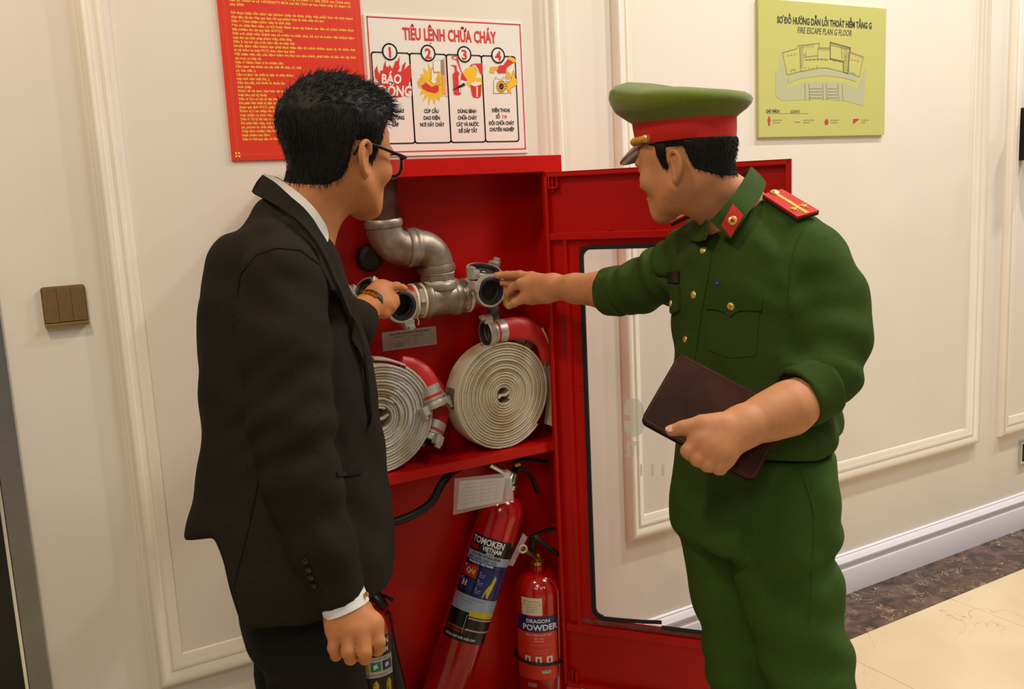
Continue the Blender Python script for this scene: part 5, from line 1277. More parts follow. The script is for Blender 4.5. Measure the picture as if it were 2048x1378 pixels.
B1.cone(NB1, dp(585, 530, 1.55), .052, .07, .03); B1.chain([Rsh, dp(583, 850, 1.352), wr_r], [.045, .036, .026], .02); B1.chain([Lsh, Lsh*.45+wr_l*.55+V(.03, -.01, -.075), wr_l], [.045, .036, .026], .02); B1.cone(Rsh, Lsh, .045, .045, .03)
sculpt([B1], 'body', M_skin, man, it=1); del B1
# eyes
for s in (-1, 1):
    c = O1+H1 @ V(s*.031, .0845, .010)*HS1; b = MB(); b.lathe([(.0002, .0125), (.005, .0118), (.0055, .0112)], aimM(c, H1[:, 1]), 14, False); b.build('iris', M_iris, man, True)
# hair
def th1(x, y, z):
    up = np.clip((z-.0)/.10, 0, 1); return .003+.020*up*up*(3-2*up)+.006*np.clip((y-.02)/.06, 0, 1)*np.clip((z-.06)/.05, 0, 1)
def nz1(x, y, z): return (.0010*np.sin(x*210+np.sin(z*160)*1.5+np.sin(y*130)*2)+.0008*np.sin(y*330+x*120+np.sin(z*240)))*np.clip((z-.04)/.05, 0, 1)
zm1 = ([-.2, -.06, -.040, -.034, .000, .006, .024, .030, .055, .085, .12], [-.052, -.050, -.034, .030, .036, -.004, -.004, .046, .070, .092, .13])
Fhair = hair_shell(bare1, O1, H1, zm1, th1, nz1, HS1)
hair = sculpt([Fhair], 'hair', M_hair, man, it=1)
co_ = np.array([v.co for v in hair.data.vertices]); no_ = np.array([v.normal for v in hair.data.vertices]); loc = (co_-O1) @ H1/HS1
tm = loc[:, 2] > .085; tang = no_*.55+H1[:, 1]*.75+H1[:, 2]*.1
strands('hair_locks', co_[tm], tang[tm], M_hair, hair, 2600, .024, .0009, .22, 5, .25)
tm = (loc[:, 2] > .055) & (loc[:, 1] > .04); strands('fringe_locks', co_[tm], tang[tm], M_hair, hair, 420, .026, .0008, .25, 6, .6)
tm = (loc[:, 2] > .125) & (np.abs(loc[:, 1]+.01) < .05); strands('crown_locks', co_[tm], (no_+.4*H1[:, 0])[tm], M_hair, hair, 70, .022, .0009, .5, 8, .2)
tm = (loc[:, 2] <= .085) & (loc[:, 2] > -.05) & (loc[:, 1] < .03); strands('side_locks', co_[tm], (no_*.18-H1[:, 2]*.9-H1[:, 1]*.2)[tm], M_hair, hair, 4200, .013, .0006, .10, 9, .1)
# glasses
M_gl = mat('black_acetate', '#0c0b0b', .25)
gp = lambda x, y, z: O1+H1 @ V(x, y, z)*HS1
b = MB()
for s in (-1, 1):
    b.tube([gp(s*.034+.0265*math.copysign(abs(math.cos(a))**.7, math.cos(a)), .116-.010*abs(s*.034+.0265*math.cos(a))/.06, .006+.021*math.copysign(abs(math.sin(a))**.7, math.sin(a))) for a in np.linspace(0, 2*math.pi, 33)], .0026, 8)
b.tube([gp(-.009, .117, .012), gp(0, .121, .014), gp(.009, .117, .012)], .0022, 8)
gf = b.build('glasses_frame', M_gl, man, True)
for s in (-1, 1):
    b = MB(); b.tube([gp(s*.060, .107, .017), gp(s*.071, .104, .018), gp(s*.076, .08, .020), gp(s*.082, .02, .026), gp(s*.084, -.012, .027), gp(s*.083, -.032, .018), gp(s*.081, -.042, .004)], [.0030, .0034, .0030, .0028, .0028, .0026, .0024], 8, True, 1.0); b.build('temple_arm', M_gl, gf, True)
    b = MB(); b.lathe([(.025, 0), (.025, .001)], aimM(gp(s*.034, .1105, .006), H1[:, 1]), 28); b.build('lens', M_lens, gf)
# jacket
J = Field(V(.08, -1.08, .83), V(.92, -.12, 1.56), .0048)
st = [station(y, xl, xr, 1.53, AZ1, .80) for y, xl, xr in ((462, 446, 640), (500, 417, 668), (580, 405, 698), (700, 401, 733), (800, 408, 752), (880, 408, 762), (950, 398, 770), (1010, 386, 778), (1075, 376, 785), (1160, 376, 780), (1250, 380, 775))]
J.loft(st, .02, ex=2.15)
J.cone(dp(562, 458, 1.53), Rsh+V(0, 0, .006), .046, .054, .04); J.cone(dp(562, 455, 1.56), Lsh+V(0, 0, .006), .046, .050, .04)
arm = [(566, 572, 1.392, .064), (570, 700, 1.368, .064), (583, 850, 1.352, .059), (606, 970, 1.350, .0535), (641, 1090, 1.352, .0455), (683, 1200, 1.362, .0385)]
Ap = [dp(*a[:3]) for a in arm]; Ar = [a[3] for a in arm]
cut_n = nrm(Ap[-1]-Ap[-2]); G = J.blank(); G.chain(Ap, Ar, .022); G.cutplane(dp(684, 1199, 1.362), cut_n, .003)
J.F = smin(J.F, G.F, .007); del G
La = [Lsh, Lsh*.45+wr_l*.55+V(.03, -.01, -.075), dp(716, 638, 2.065)]
G = J.blank(); G.chain(La, [.056, .055, .046], .02); G.cutplane(dp(727, 626, 2.09), nrm(wr_l-La[1]), .003); J.F = smin(J.F, G.F, .02); del G
# hem, centre-back seam and side vent
hz = dp(640, 1212, 1.40)[2]; J.cutplane((0, 0, hz), (0.0, 0, -1), .004)
zb = dp(385, 1076, 1.53)[2]; ref = float(dp(385, 1076, 1.53) @ l1); vp = dp(444, 1105, 1.46); vs = float(vp @ f1)
J.put(lambda x, y, z: np.maximum((x*f1[0]+y*f1[1])-(vs+(zb-z)*.20), z-(zb+.32*(ref-(x*l1[0]+y*l1[1])))), J.lo, J.lo+J.h*J.n, .004, 'cut')
vent = [dp(517, 955, 1.395), dp(490, 1070, 1.41), dp(466, 1180, 1.43)]
J.chain([p+FWD*.000 for p in vent], [.003, .005, .006], .006, op='cut')
arms_line = np.array(Ap)
def dj(P):
    d = .0014*wav(P, (.3, .2, 1), .11, 1)+.0010*wav(P, (1, .3, .6), .07, 2)
    e = np.exp(-((P-Ap[2])**2).sum(1)/.010); d = d+e*.0035*wav(P, nrm(Ap[3]-Ap[1])+V(.5, 0, 0), .045, 3)
    e2 = np.exp(-((P-Rsh)**2).sum(1)/.012); d = d+e2*.0016*wav(P, (.8, 0, .6), .06, 4)
    return d
jacket = sculpt([J], 'jacket', M_suit, man, dj, it=2)
TJ = surf(jacket)
# armhole seam, pocket, front edge
stitch('sleeve_seam', TJ, [(478, 640), (474, 590), (484, 545), (512, 510), (552, 496), (600, 500), (640, 530), (664, 585)], .0022, M_suit, jacket)
stitch('vent_edge', TJ, [(516, 960), (497, 1050), (472, 1150), (465, 1178)], .0028, M_suit, jacket)
patch('pocket_welt', TJ, [(672, 944), (700, 943), (722, 940)], [(674, 953), (700, 952), (722, 948)], .0, .003, M_suitp, jacket, 6, 2)
for x, y in ((611, 1121), (617, 1138), (622, 1154), (628, 1170)): stud('cuff_button', TJ, x, y, .0055, M_blackb, jacket, .6)
wA = [1.57, 1.515, 1.452, 1.428, 1.42, 1.425, 1.42, 1.43, 1.44, 1.45]
inn = [(530, 354), (556, 371), (587, 398), (615, 430), (634, 463), (652, 494), (668, 535), (690, 588), (708, 645), (726, 712)]
out = [(508, 388), (534, 402), (577, 428), (608, 459), (632, 494), (655, 539), (676, 588), (697, 641), (714, 700), (728, 745)]
inn += [(735, 790), (742, 850)]; out += [(733, 800), (741, 856)]; wA += [1.46, 1.47]; wB = [1.57, 1.515, 1.455, 1.425, 1.415, 1.415, 1.42, 1.43, 1.44, 1.45, 1.46, 1.47]
def lap(pl, ww, dw):
    R_ = []
    for i, ((x, y), w) in enumerate(zip(pl, ww)):
        p = dp(x, y, w-dw)
        if i >= 7:
            for dx in (4, 10, 16, 24):
                h, n = onto(TJ, x-dx, y, .003)
                if h is not None: p = h; break
        R_.append(p)
    return R_
ribbon2('collar', lap(inn, wA, 0), lap(out, wB, .018), -.006, M_suit, man)
# far half of the jacket collar, round the neck
cb, cf = dp(530, 354, 1.575), dp(690, 588, 1.44)
ribbon2('collar', [dp(530, 354, 1.575), dp(560, 372, 1.64), dp(610, 415, 1.66), dp(652, 470, 1.62), dp(680, 540, 1.57)], [dp(508, 388, 1.59), dp(545, 405, 1.67), dp(605, 450, 1.70), dp(655, 505, 1.66), dp(685, 575, 1.60)], .006, M_suit, man)
# shirt collar and tie-less neck opening
tp_ = [(534, 349), (556, 357), (595, 384), (626, 413), (644, 438), (651, 459), (652, 478)]; wS = [1.56, 1.512, 1.452, 1.432, 1.43, 1.435, 1.44]
bt_ = [(530, 362), (553, 378), (584, 406), (612, 438), (632, 470), (646, 495), (652, 505)]
ribbon2('shirt_collar', [dp(x, y, w+.006) for (x, y), w in zip(tp_, wS)], [dp(x, y, w+.004) for (x, y), w in zip(bt_, wS)], -.004, M_shirt, man)
ribbon2('shirt_collar', [dp(534, 349, 1.565), dp(562, 358, 1.625), dp(612, 395, 1.635), dp(645, 440, 1.59), dp(652, 478, 1.53)], [dp(530, 362, 1.57), dp(558, 378, 1.635), dp(606, 420, 1.645), dp(640, 465, 1.60), dp(652, 505, 1.54)], .004, M_shirt, man)
SF = Field(dp(590, 480, 1.53)-.16, dp(590, 480, 1.53)+.16, .006); SF.cone(dp(592, 450, 1.55), dp(585, 520, 1.55), .050, .055, .01); sculpt([SF], 'shirt', M_shirt, man)
b = MB(); cN = nrm(cut_n); 
p0, p1 = dp(677, 1178, 1.362), dp(693, 1218, 1.362); b.tube([p0, p0*.5+p1*.5, p1, p1+nrm(p1-p0)*.001, p0], [.0345, .0350, .0350, .0325, .031], 32, False, 1.0, FWD); b.build('shirt_cuff', M_shirt, man, True, 40)
p0, p1 = dp(722, 632, 2.07), dp(731, 619, 2.10); b = MB(); b.tube([p0, p1], [.034, .033], 24, False); b.build('shirt_cuff', M_shirt, man, True)
# watch
wd = nrm(wr_l-dp(700, 655, 2.03)); wc = dp(741, 609, 2.116); A = aimM(wc, wd); b = MB()
b.tube([A @ Vector((.0330*math.cos(a), .0330*math.sin(a), 0)) for a in np.linspace(0, 2*math.pi, 33)], .0075, 8, True, .35, tuple(A.to_3x3() @ Vector((1, 0, 0)))); wt = b.build('watch_strap', M_rub, man, True)
b = MB(); b.lathe([(.0325, -.008), (.0350, -.007), (.0350, .007), (.0325, .008)], A, 36, False); b.build('strap_band', M_rub, wt, True)
for k in range(4):
    dv_ = nrm(A.to_3x3().inverted() @ Vector(tuple(CAM-wc))); g = math.atan2(dv_[1], dv_[0])-.9+k*.26; c = np.array(A @ Vector((.036*math.cos(g), .036*math.sin(g), -.010))); b = MB(); b.box((-.004, -.003, -.003), (.004, .003, .003), aimM(c, wd), .001); b.build('gold_link', mat('gold', '#d99a2b', .25, .9), wt)
c = dp(733, 1189, 1.352); b = MB(); b.lathe([(.0002, -.004), (.0035, -.002), (.0035, .002), (.0002, .004)], aimM(c, (0, 0, 1)), 10, False); b.build('gold_bead', mat('gold', '#d99a2b', .25, .9), man, True)
# trousers and shoes
hipc = dp(592, 1230, 1.55); hipc = V(hipc[0], hipc[1], hz)
Tr = Field(V(.05, -1.10, .02), V(.80, -.35, hz+.12), .0065)
Tr.loft([(hz+.08, hipc[0]+.01, hipc[1], .088, .155, math.radians(AZ1)), (hz-.02, hipc[0]+.008, hipc[1], .092, .160, math.radians(AZ1)), (hz-.10, hipc[0]+.006, hipc[1], .094, .160, math.radians(AZ1))], .02)
for s in (-1, 1):
    hp = V(*hipc)+l1*s*.080+V(.010, 0, -.06); kn = hp+V(.015, 0, 0); kn[2] = .50; an = hp+V(-.005, 0, 0); an[2] = .10
    Tr.chain([hp, hp*.5+kn*.5, kn, an], [.080, .077, .070, .068], .04)
Tr.cutplane((0, 0, .045), (0, 0, -1), .003)
sculpt([Tr], 'trousers', M_suitp, man, lambda P: .0022*wav(P, (.4, .2, 1), .13, 5)+.0015*wav(P, (1, .5, .3), .09, 6), it=2)
for s in (-1, 1):
    an = V(*hipc)+l1*s*.085; an[2] = 0; S = Field(an-V(.12, .12, .01), an+V(.26, .18, .12), .005)
    S.cone(an+f1*-.03+V(0, 0, .035), an+f1*.17+V(0, 0, .028), .037, .034, .02); S.cone(an+V(0, 0, .05), an+V(0, 0, .09), .045, .042, .03); S.cutplane((0, 0, .004), (0, 0, -1), .002)
    sculpt([S], 'shoe', mat('black_leather', '#100e0d', .3), man)
# ------------------------------------------------------------------ officer in green
M_grn = mat('green_uniform_twill', '#374b1c', .88, var=.08, vscale=260, bump=.25, bscale=520, spec=.12)
M_grnp = mat('green_trouser_twill', '#3b5320', .88, var=.08, vscale=260, bump=.25, bscale=520, spec=.12)
M_capg = mat('olive_cap_cloth', '#66731d', .85, var=.06, vscale=200, bump=.2, bscale=450, sheen=.3, spec=.15)
M_redc = mat('red_wool_band', '#c4190f', .75, bump=.1, bscale=400)
M_gold = mat('bright_gold', '#f0cf6a', .3, .65); M_ycord = mat('yellow_cord', '#d9a11a', .6, bump=.8, bscale=180)
AZ2 = 178.0; f2 = V(math.cos(math.radians(AZ2)), math.sin(math.radians(AZ2)), 0); l2 = V(-f2[1], f2[0], 0)
oc = dp(1520, 950, 1.82)
off = thing('person', (oc[0], oc[1], 0), 'person in green uniform and peaked cap holding a brown notebook', 'person')
HS2 = .925; O2 = dp(1376, 337, 1.78); H2 = hframe(104, -9); HC = hframe(104, -3)
NB2 = dp(1470, 425, 1.82)
B2 = Field(V(.90, -1.28, .92), V(1.66, -.12, 1.72), .0026)
Fh2, bare2 = make_head(B2, O2, H2, NB2, .056, HS2, -.012)
# right hand reaching to the coupling
D = dp
wr2 = D(1106, 574, 2.245)
lo = D(1095, 575, 2.25)-.20; Fo = B2.window(lo, lo+.40)
el_r = D(1262, 578, 2.09)
Fo.cone(D(1215, 580, 2.13), D(1150, 577, 2.20), .044, .034, .01); Fo.cone(D(1150, 577, 2.20), wr2, .034, .027, .012)
hand(Fo, [(wr2, D(1064, 560, 2.295), .027, .020, .015), (wr2, D(1060, 575, 2.285), .027, .024, .015), (wr2, D(1062, 592, 2.285), .026, .018, .015), (D(1092, 590, 2.25), D(1068, 592, 2.28), .020, .018, .015)],
     [([D(1062, 556, 2.30), D(1040, 550, 2.315), D(1014, 550, 2.33), D(993, 551, 2.335)], [.0130, .0112, .0100, .0085]),
      ([D(1068, 562, 2.31), D(1040, 566, 2.335), D(1018, 567, 2.345), D(1003, 566, 2.345)], [.0130, .0112, .0098, .0082]),
      ([D(1056, 566, 2.28), D(1040, 567, 2.285), D(1024, 576, 2.30), D(1014, 587, 2.31)], [.0135, .0118, .0104, .0088]),
      ([D(1058, 585, 2.30), D(1040, 592, 2.32), D(1026, 594, 2.335), D(1016, 594, 2.34)], [.0120, .0105, .0094, .0080]),
      ([D(1062, 594, 2.28), D(1044, 598, 2.285), D(1028, 606, 2.29), D(1017, 612, 2.295)], [.0135, .0115, .0102, .0086])], .012)
# left forearm and hand on the notebook
el_l = D(1640, 778, 1.655); wr3 = D(1487, 853, 1.575)
lo = np.minimum(D(1650, 780, 1.66), D(1390, 880, 1.55))-.10; hi = np.maximum(D(1650, 780, 1.66), D(1390, 880, 1.55))+.12
Fp = B2.window(lo, hi)
Fp.cone(el_l, D(1575, 818, 1.61), .040, .041, .01); Fp.cone(D(1575, 818, 1.61), D(1525, 838, 1.59), .040, .033, .03); Fp.cone(D(1530, 836, 1.592), wr3, .034, .0275, .03)
hand(Fp, [(wr3, D(1408, 878, 1.545), .029, .022, .018), (wr3, D(1425, 895, 1.54), .029, .023, .018), (wr3, D(1445, 905, 1.545), .028, .021, .018), (D(1405, 880, 1.545), D(1445, 915, 1.545), .018, .017, .02), (wr3, D(1425, 856, 1.55), .024, .018, .02)],
     [([D(1440, 848, 1.55), D(1404, 848, 1.545), D(1366, 856, 1.550), D(1343, 861, 1.555)], [.0180, .0150, .0122, .0098]),
      ([D(1398, 880, 1.54), D(1376, 902, 1.535), D(1380, 908, 1.575), D(1400, 890, 1.60)], [.0140, .0122, .0108, .0092]),
      ([D(1411, 895, 1.535), D(1395, 918, 1.53), D(1400, 922, 1.57), D(1415, 905, 1.60)], [.0142, .0124, .0108, .0092]),
      ([D(1427, 907, 1.535), D(1414, 929, 1.53), D(1420, 932, 1.57), D(1432, 915, 1.60)], [.0140, .0120, .0105, .0090]),
      ([D(1445, 915, 1.545), D(1437, 936, 1.535), D(1442, 938, 1.565), D(1450, 922, 1.59)], [.0132, .0112, .0098, .0085])], .011)
SROW = ((505, 1352, 1640), (560, 1343, 1650), (640, 1344, 1645), (720, 1346, 1645), (800, 1346, 1656), (850, 1348, 1660), (895, 1354, 1646))
for f_ in (Fh2, Fo, Fp): B2.merge(f_, .006)
B2.loft([station(y, xl+34, xr-34, 1.83, AZ2, .62) for y, xl, xr in SROW], .03)
Ls = D(1632, 515, 1.73); Rs = D(1385, 508, 1.975)
B2.cone(NB2, D(1480, 500, 1.84), .056, .075, .03); B2.cone(Ls, Rs, .04, .04, .03); B2.chain([Ls, D(1656, 690, 1.69), el_l], [.040, .036, .036], .02); B2.chain([Rs, D(1290, 570, 2.06), D(1215, 580, 2.13)], [.042, .040, .040], .02)
sculpt([B2], 'body', M_skin2, off, it=1); del B2
for s in (-1, 1):
    c = O2+H2 @ V(s*.031, .0845, .010)*HS2; b = MB(); b.lathe([(.0002, .0125), (.005, .0118), (.0055, .0112)], aimM(c, H2[:, 1]), 14, False); b.build('iris', M_iris, off, True)
    b = MB(); b.tube([O2+H2 @ V(s*x, y, z)*HS2 for x, y, z in ((.014, .103, .029), (.028, .103, .034), (.042, .096, .034), (.052, .085, .029))], [.0028, .0036, .0034, .0018], 8); b.build('eyebrow', M_hair, off, True)
# thumb nail
n_ = nrm(CAM-D(1340, 858, 1.55)); A = aimM(D(1340.5, 857, 1.5475), n_+V(0, 0, .5)); b = MB(); b.lathe([(.0085, -.002), (.0080, .0006), (.004, .0014), (.0002, .0017)], A @ Matrix.Rotation(.1, 4, 'Z') @ Matrix.Diagonal((1.0, .72, 1, 1)), 16, False); b.build('thumb_nail', mat('nail', '#dfa88c', .3), off, True)
# hair below the cap
zm2 = ([-.2, -.087, -.052, -.046, -.006, -.002, .014, .020, .05, .12], [-.040, -.036, -.010, .036, .042, -.002, .004, .050, .06, .10])
Fhr = hair_shell(bare2, O2, H2, zm2, lambda x, y, z: .0018+.006*np.clip((z+.02)/.08, 0, 1), lambda x, y, z: .0008*np.sin(x*300+z*200)*np.sin(y*280), HS2)
Fhr.cutplane(O2+HC @ V(0, 0, .050), HC[:, 2]); hr2 = sculpt([Fhr], 'hair', M_hair, off)
c2 = np.array([v.co for v in hr2.data.vertices]); n2 = np.array([v.normal for v in hr2.data.vertices]); l2_ = (c2-O2) @ H2/HS2
tm = (l2_[:, 2] < .042) & (l2_[:, 1] < .05); strands('short_locks', c2[tm], (n2*.2-H2[:, 2]*.9-H2[:, 1]*.2)[tm], M_hair, hr2, 2600, .009, .0006, .15, 12, .05)
# peaked cap
def ringpts(a, bb, zf, zb, zs, cy=0.0, n=56):
    out = []
    for i in range(n):
        t = 2*math.pi*i/n; c, s = math.cos(t), math.sin(t); z = (zf*max(c, 0)**1.2+zb*max(-c, 0)**1.2+zs*(1-abs(c)**1.2))
        out.append(O2+HC @ V(a*s*.955, .010+cy+bb*c*.955, z*.97+.006))
    return out
def loftrings(name, R, m, parent, close=True):
    n = len(R[0]); v = [tuple(p) for r in R for p in r]; f = [[j*n+i, j*n+(i+1) % n, (j+1)*n+(i+1) % n, (j+1)*n+i] for j in range(len(R)-1) for i in range(n)]
    if close: f.append([(len(R)-1)*n+i for i in range(n)])
    me = bpy.data.meshes.new(name); me.from_pydata(v, [], f); bm = bmesh.new(); bm.from_mesh(me); bmesh.ops.recalc_face_normals(bm, faces=bm.faces); bm.to_mesh(me); bm.free()
    me.polygons.foreach_set('use_smooth', [True]*len(me.polygons)); me.update()
    try: me.set_sharp_from_angle(angle=math.radians(60))
    except Exception: pass
    return link(name, me, m, parent)
cap = loftrings('peaked_cap', [ringpts(.0865, .107, .092, .080, .084, -.006), ringpts(.095, .117, .100, .086, .090, -.004), ringpts(.114, .134, .118, .095, .100, .000), ringpts(.126, .143, .138, .104, .112, .000), ringpts(.1285, .1455, .152, .110, .122, .000), ringpts(.126, .142, .165, .117, .131, .000), ringpts(.116, .131, .175, .124, .139, 0), ringpts(.095, .108, .178, .130, .145, 0), ringpts(.06, .07, .170, .138, .149, 0), ringpts(.02, .024, .156, .148, .151, 0)], M_capg, off)
cap['label'] = 'olive green peaked cap with red band'
loftrings('cap_band', [ringpts(.0825, .1035, .048, .044, .046, -.008), ringpts(.0835, .1045, .050, .044, .047, -.008), ringpts(.0865, .107, .070, .064, .066, -.007), ringpts(.088, .1085, .096, .084, .088, -.006)], M_redc, cap, False)
loftrings('cap_lining', [ringpts(.081, .102, .050, .046, .048, -.008), ringpts(.081, .102, .090, .08, .085, -.008)], mat('cap_lining_leather', '#3d2a1c', .6), cap, False)
M_vis = mat('patent_visor', '#7d736c', .22, coat=.6)  # black patent leather; its grey reflection is put into the base colour
vt_, vb_ = [], []
for i in range(25):
    t = (i/24-.5)*2*1.02; s, c = math.sin(t), math.cos(t)
    vt_.append(V(.079*s, -.002+.101*c, .0545)); e = max(0, math.cos(t*1.5)); vb_.append(V(.079*s, -.002+.101*c+.056*e, .0545-.030*e))
v = [tuple(O2+HC @ p) for p in vt_]+[tuple(O2+HC @ (p*.5+q_*.5+V(0, 0, .004))) for p, q_ in zip(vt_, vb_)]+[tuple(O2+HC @ p) for p in vb_]
v += [tuple(V(*p)-HC[:, 2]*.0025) for p in v]
f = []
for r in range(2):
    for i in range(24):
        a = r*25+i; f += [[a, a+1, a+26, a+25], [75+a, 75+a+25, 75+a+26, 75+a+1]]
f += [[50+i, 51+i, 126+i, 125+i] for i in range(24)]
b = MB(); b.add(v, f); b.build('visor', M_vis, cap, True, 50)
b = MB(); cp_ = []
for i in range(60):
    t = (i/59-.5)*2*1.25; cp_.append(O2+HC @ V(.0835*math.sin(t), +.002+.1045*math.cos(t), .0600))
b.tube(cp_, [.0062+.0011*math.sin(i*2.1) for i in range(60)], 10); b.build('gold_braid', M_ycord, cap, True, 80)
for s in (-1, 1):
    b = MB(); c = O2+HC @ V(s*.0835*math.sin(1.27), +.002+.1045*math.cos(1.27), .0600); b.lathe([(.0075, -.003), (.0075, .004), (.004, .0075), (.0003, .008)], aimM(c, HC @ V(s, .3, 0)), 16); b.build('braid_button', M_gold, cap, True)
c = O2+HC @ V(0, .105, .085); b = MB(); b.lathe([(.020, -.002), (.020, .003), (.013, .005), (.0003, .006)], aimM(c, HC[:, 1]), 24); b.build('cap_badge', M_gold, cap, True)

# shirt
S = Field(V(.92, -1.30, .80), V(1.70, -.32, 1.56), .0048)
S.loft([station(y, xl, xr, 1.83, AZ2, .62) for y, xl, xr in SROW]+[station(452, 1395, 1590, 1.83, AZ2, .62), station(925, 1358, 1642, 1.83, AZ2, .62)], .02, ex=2.15)
S.cone(D(1486, 440, 1.82), Ls+V(0, 0, .006), .052, .054, .05); S.cone(D(1475, 446, 1.84), Rs+V(0, 0, .008), .052, .050, .05)
LA = [(1630, 525, 1.73, .064), (1654, 600, 1.71, .064), (1664, 680, 1.69, .062), (1652, 742, 1.672, .058), (1606, 785, 1.645, .052)]
Lp = [D(*a[:3]) for a in LA]; G = S.blank(); G.chain(Lp, [a[3] for a in LA], .022); G.cone(D(1664, 725, 1.685), D(1682, 610, 1.70), .045, .045, .03)
G.cutplane(D(1598, 790, 1.64), nrm(D(1575, 818, 1.61)-D(1655, 775, 1.66)), .002); S.F = smin(S.F, G.F, .014)
RA = [(1385, 520, 1.975, .060), (1322, 552, 2.03, .058), (1270, 575, 2.085, .0545), (1222, 585, 2.125, .052)]
Rp = [D(*a[:3]) for a in RA]; G = S.blank(); G.chain(Rp, [a[3] for a in RA], .022)
G.cutplane(D(1213, 583, 2.135), nrm(D(1150, 577, 2.20)-D(1262, 578, 2.09)), .002); S.F = smin(S.F, G.F, .022); del G
# blouse over the belt at the back
S.ball(D(1622, 842, 1.84), (.038, .055, .042), .08)
# creases at elbow, armpit and waist
for a, c, r in (((1575, 560, 1.72), (1590, 660, 1.71), .007), ((1300, 545, 1.99), (1345, 560, 1.95), .006), ((1285, 600, 2.0), (1335, 590, 1.96), .006)):
    p, q_ = D(*a), D(*c); S.cone(p, q_, r, r*.5, .012, 'cut')
S.cutplane((0, 0, D(1500, 905, 1.75)[2]), (0, 0, -1), .01)
def ds(P):
    d = .0024*wav(P, (.5, .3, 1), .11, 11)+.0018*wav(P, (1, -.4, .5), .07, 12)
    for c, r, dr, lam, a in ((Lp[3], .008, Lp[4]-Lp[1], .06, .0030), (Rp[1], .010, Rp[2]-Rp[0], .05, .0055), (D(1580, 600, 1.74), .010, V(.3, .2, -1), .05, .0035), (D(1600, 850, 1.78), .012, V(.2, 0, 1), .055, .0026)):
        d = d+np.exp(-((P-c)**2).sum(1)/r)*a*wav(P, dr, lam, int(lam*1e4) % 97)
    return d
shirt = sculpt([S], 'uniform_shirt', M_grn, off, ds, it=2)
# rolled cuffs
def cuff(P0, P1, r0, r1, ext):
    d = nrm(P1-P0); C = Field(np.minimum(P0, P1)-.12, np.maximum(P0, P1)+.12, .004)
    C.cone(P0, P1, r0, r1, 0); C.cutplane(P1, d, .004); C.cutplane(P0, -d, .004); G = C.blank(); G.cone(P0-d*.05, P1+d*.06, r1-.009, r1-.009, 0); C.F = np.maximum(C.F, -G.F)
    return sculpt([C], 'rolled_cuff', M_grn, off, lambda P: .0012*wav(P, (1, 1, .5), .05, 21), it=1)
cuff(D(1642, 770, 1.655), D(1594, 797, 1.632), .060, .0555, 0); cuff(D(1246, 582, 2.105), D(1213, 584, 2.137), .058, .0555, 0)
TS = surf(shirt)
# placket, buttons, pockets
patch('placket', TS, [(1392, 478), (1384, 540), (1372, 610), (1362, 690), (1356, 720)], [(1428, 478), (1419, 545), (1406, 615), (1395, 690), (1390, 720)], .0, .0022, M_grn, shirt, 16, 3)
for x, y in ((1407, 501), (1388, 590), (1372, 679)): stud('gold_button', TS, x, y, .0078, M_gold, shirt)
patch('pocket', TS, [(1421, 612), (1470, 620), (1520, 622)], [(1415, 700), (1460, 716), (1512, 712)], .0, .0016, M_grn, shirt, 10, 5)
pf = patch('pocket_flap', TS, [(1417, 574), (1470, 570), (1524, 568)], [(1413, 617), (1432, 618), (1450, 624), (1463, 634), (1476, 622), (1494, 620), (1524, 622)], .001, .0045, M_grn, shirt, 16, 4)
TF = surf(shirt, pf); stud('gold_button', TF, 1462, 613, .0080, M_gold, shirt)
pf2 = patch('pocket_flap', TS, [(1338, 566), (1361, 572)], [(1338, 610), (1346, 628), (1360, 621)], .001, .0045, M_grn, shirt, 8, 4); stud('gold_button', surf(shirt, pf2), 1342, 607, .0068, M_gold, shirt)
patch('name_tag', TS, [(1338, 544), (1360, 543)], [(1337, 566), (1359, 566)], .001, .003, mat('dark_name_tag', '#23201f', .25), shirt, 3, 3)
p, n = onto(TS, 1437, 569, .004); b = MB(); b.lathe([(.003, -.004), (.003, .002), (.0015, .004)], aimM(p, n+V(0, 0, .6)), 10); b.build('pen_cap', mat('blue_plastic', '#2440b8', .3), shirt, True)
stitch('sleeve_seam', TS, [(1612, 448), (1596, 480), (1582, 530), (1578, 590), (1584, 640)], .0018, M_grn, shirt)
# collar leaves with red tabs
def leaf(neck, outer, th): return ribbon2('collar_leaf', [D(*p) for p in neck], [D(*p) for p in outer], th, M_grn, off)
lf = leaf([(1503, 333, 1.84), (1494, 350, 1.775), (1468, 387, 1.728), (1440, 420, 1.718), (1419, 441, 1.73)], [(1533, 366, 1.83), (1524, 390, 1.765), (1504, 415, 1.72), (1484, 444, 1.705), (1461, 478, 1.71)], -.005)
leaf([(1500, 334, 1.855), (1482, 350, 1.90), (1450, 380, 1.915), (1415, 415, 1.90), (1398, 432, 1.87)], [(1525, 362, 1.87), (1492, 385, 1.93), (1452, 410, 1.95), (1400, 440, 1.93), (1368, 466, 1.90)], .005)
leaf([(1398, 432, 1.87), (1404, 438, 1.83), (1412, 442, 1.79), (1419, 441, 1.75)], [(1372, 462, 1.87), (1384, 478, 1.83), (1396, 484, 1.79), (1412, 480, 1.75)], -.004)
TL = surf(lf)
tab = patch('collar_tab', TL, [(1466, 408), (1487, 431)], [(1442, 451), (1462, 475)], .0005, .0022, M_redc, off, 5, 5)
stud('tab_emblem', surf(tab), 1465, 441, .0085, M_gold, tab, .35); stud('tab_emblem_star', surf(tab), 1465, 441, .0045, M_redc, tab, 1.1)
b = MB(); b.add([D(*p) for p in ((1393, 424, 1.893), (1381, 444, 1.893), (1366, 466, 1.895), (1368, 458, 1.897))], [[0, 1, 2, 3]]); b.build('collar_tab', M_redc, off)
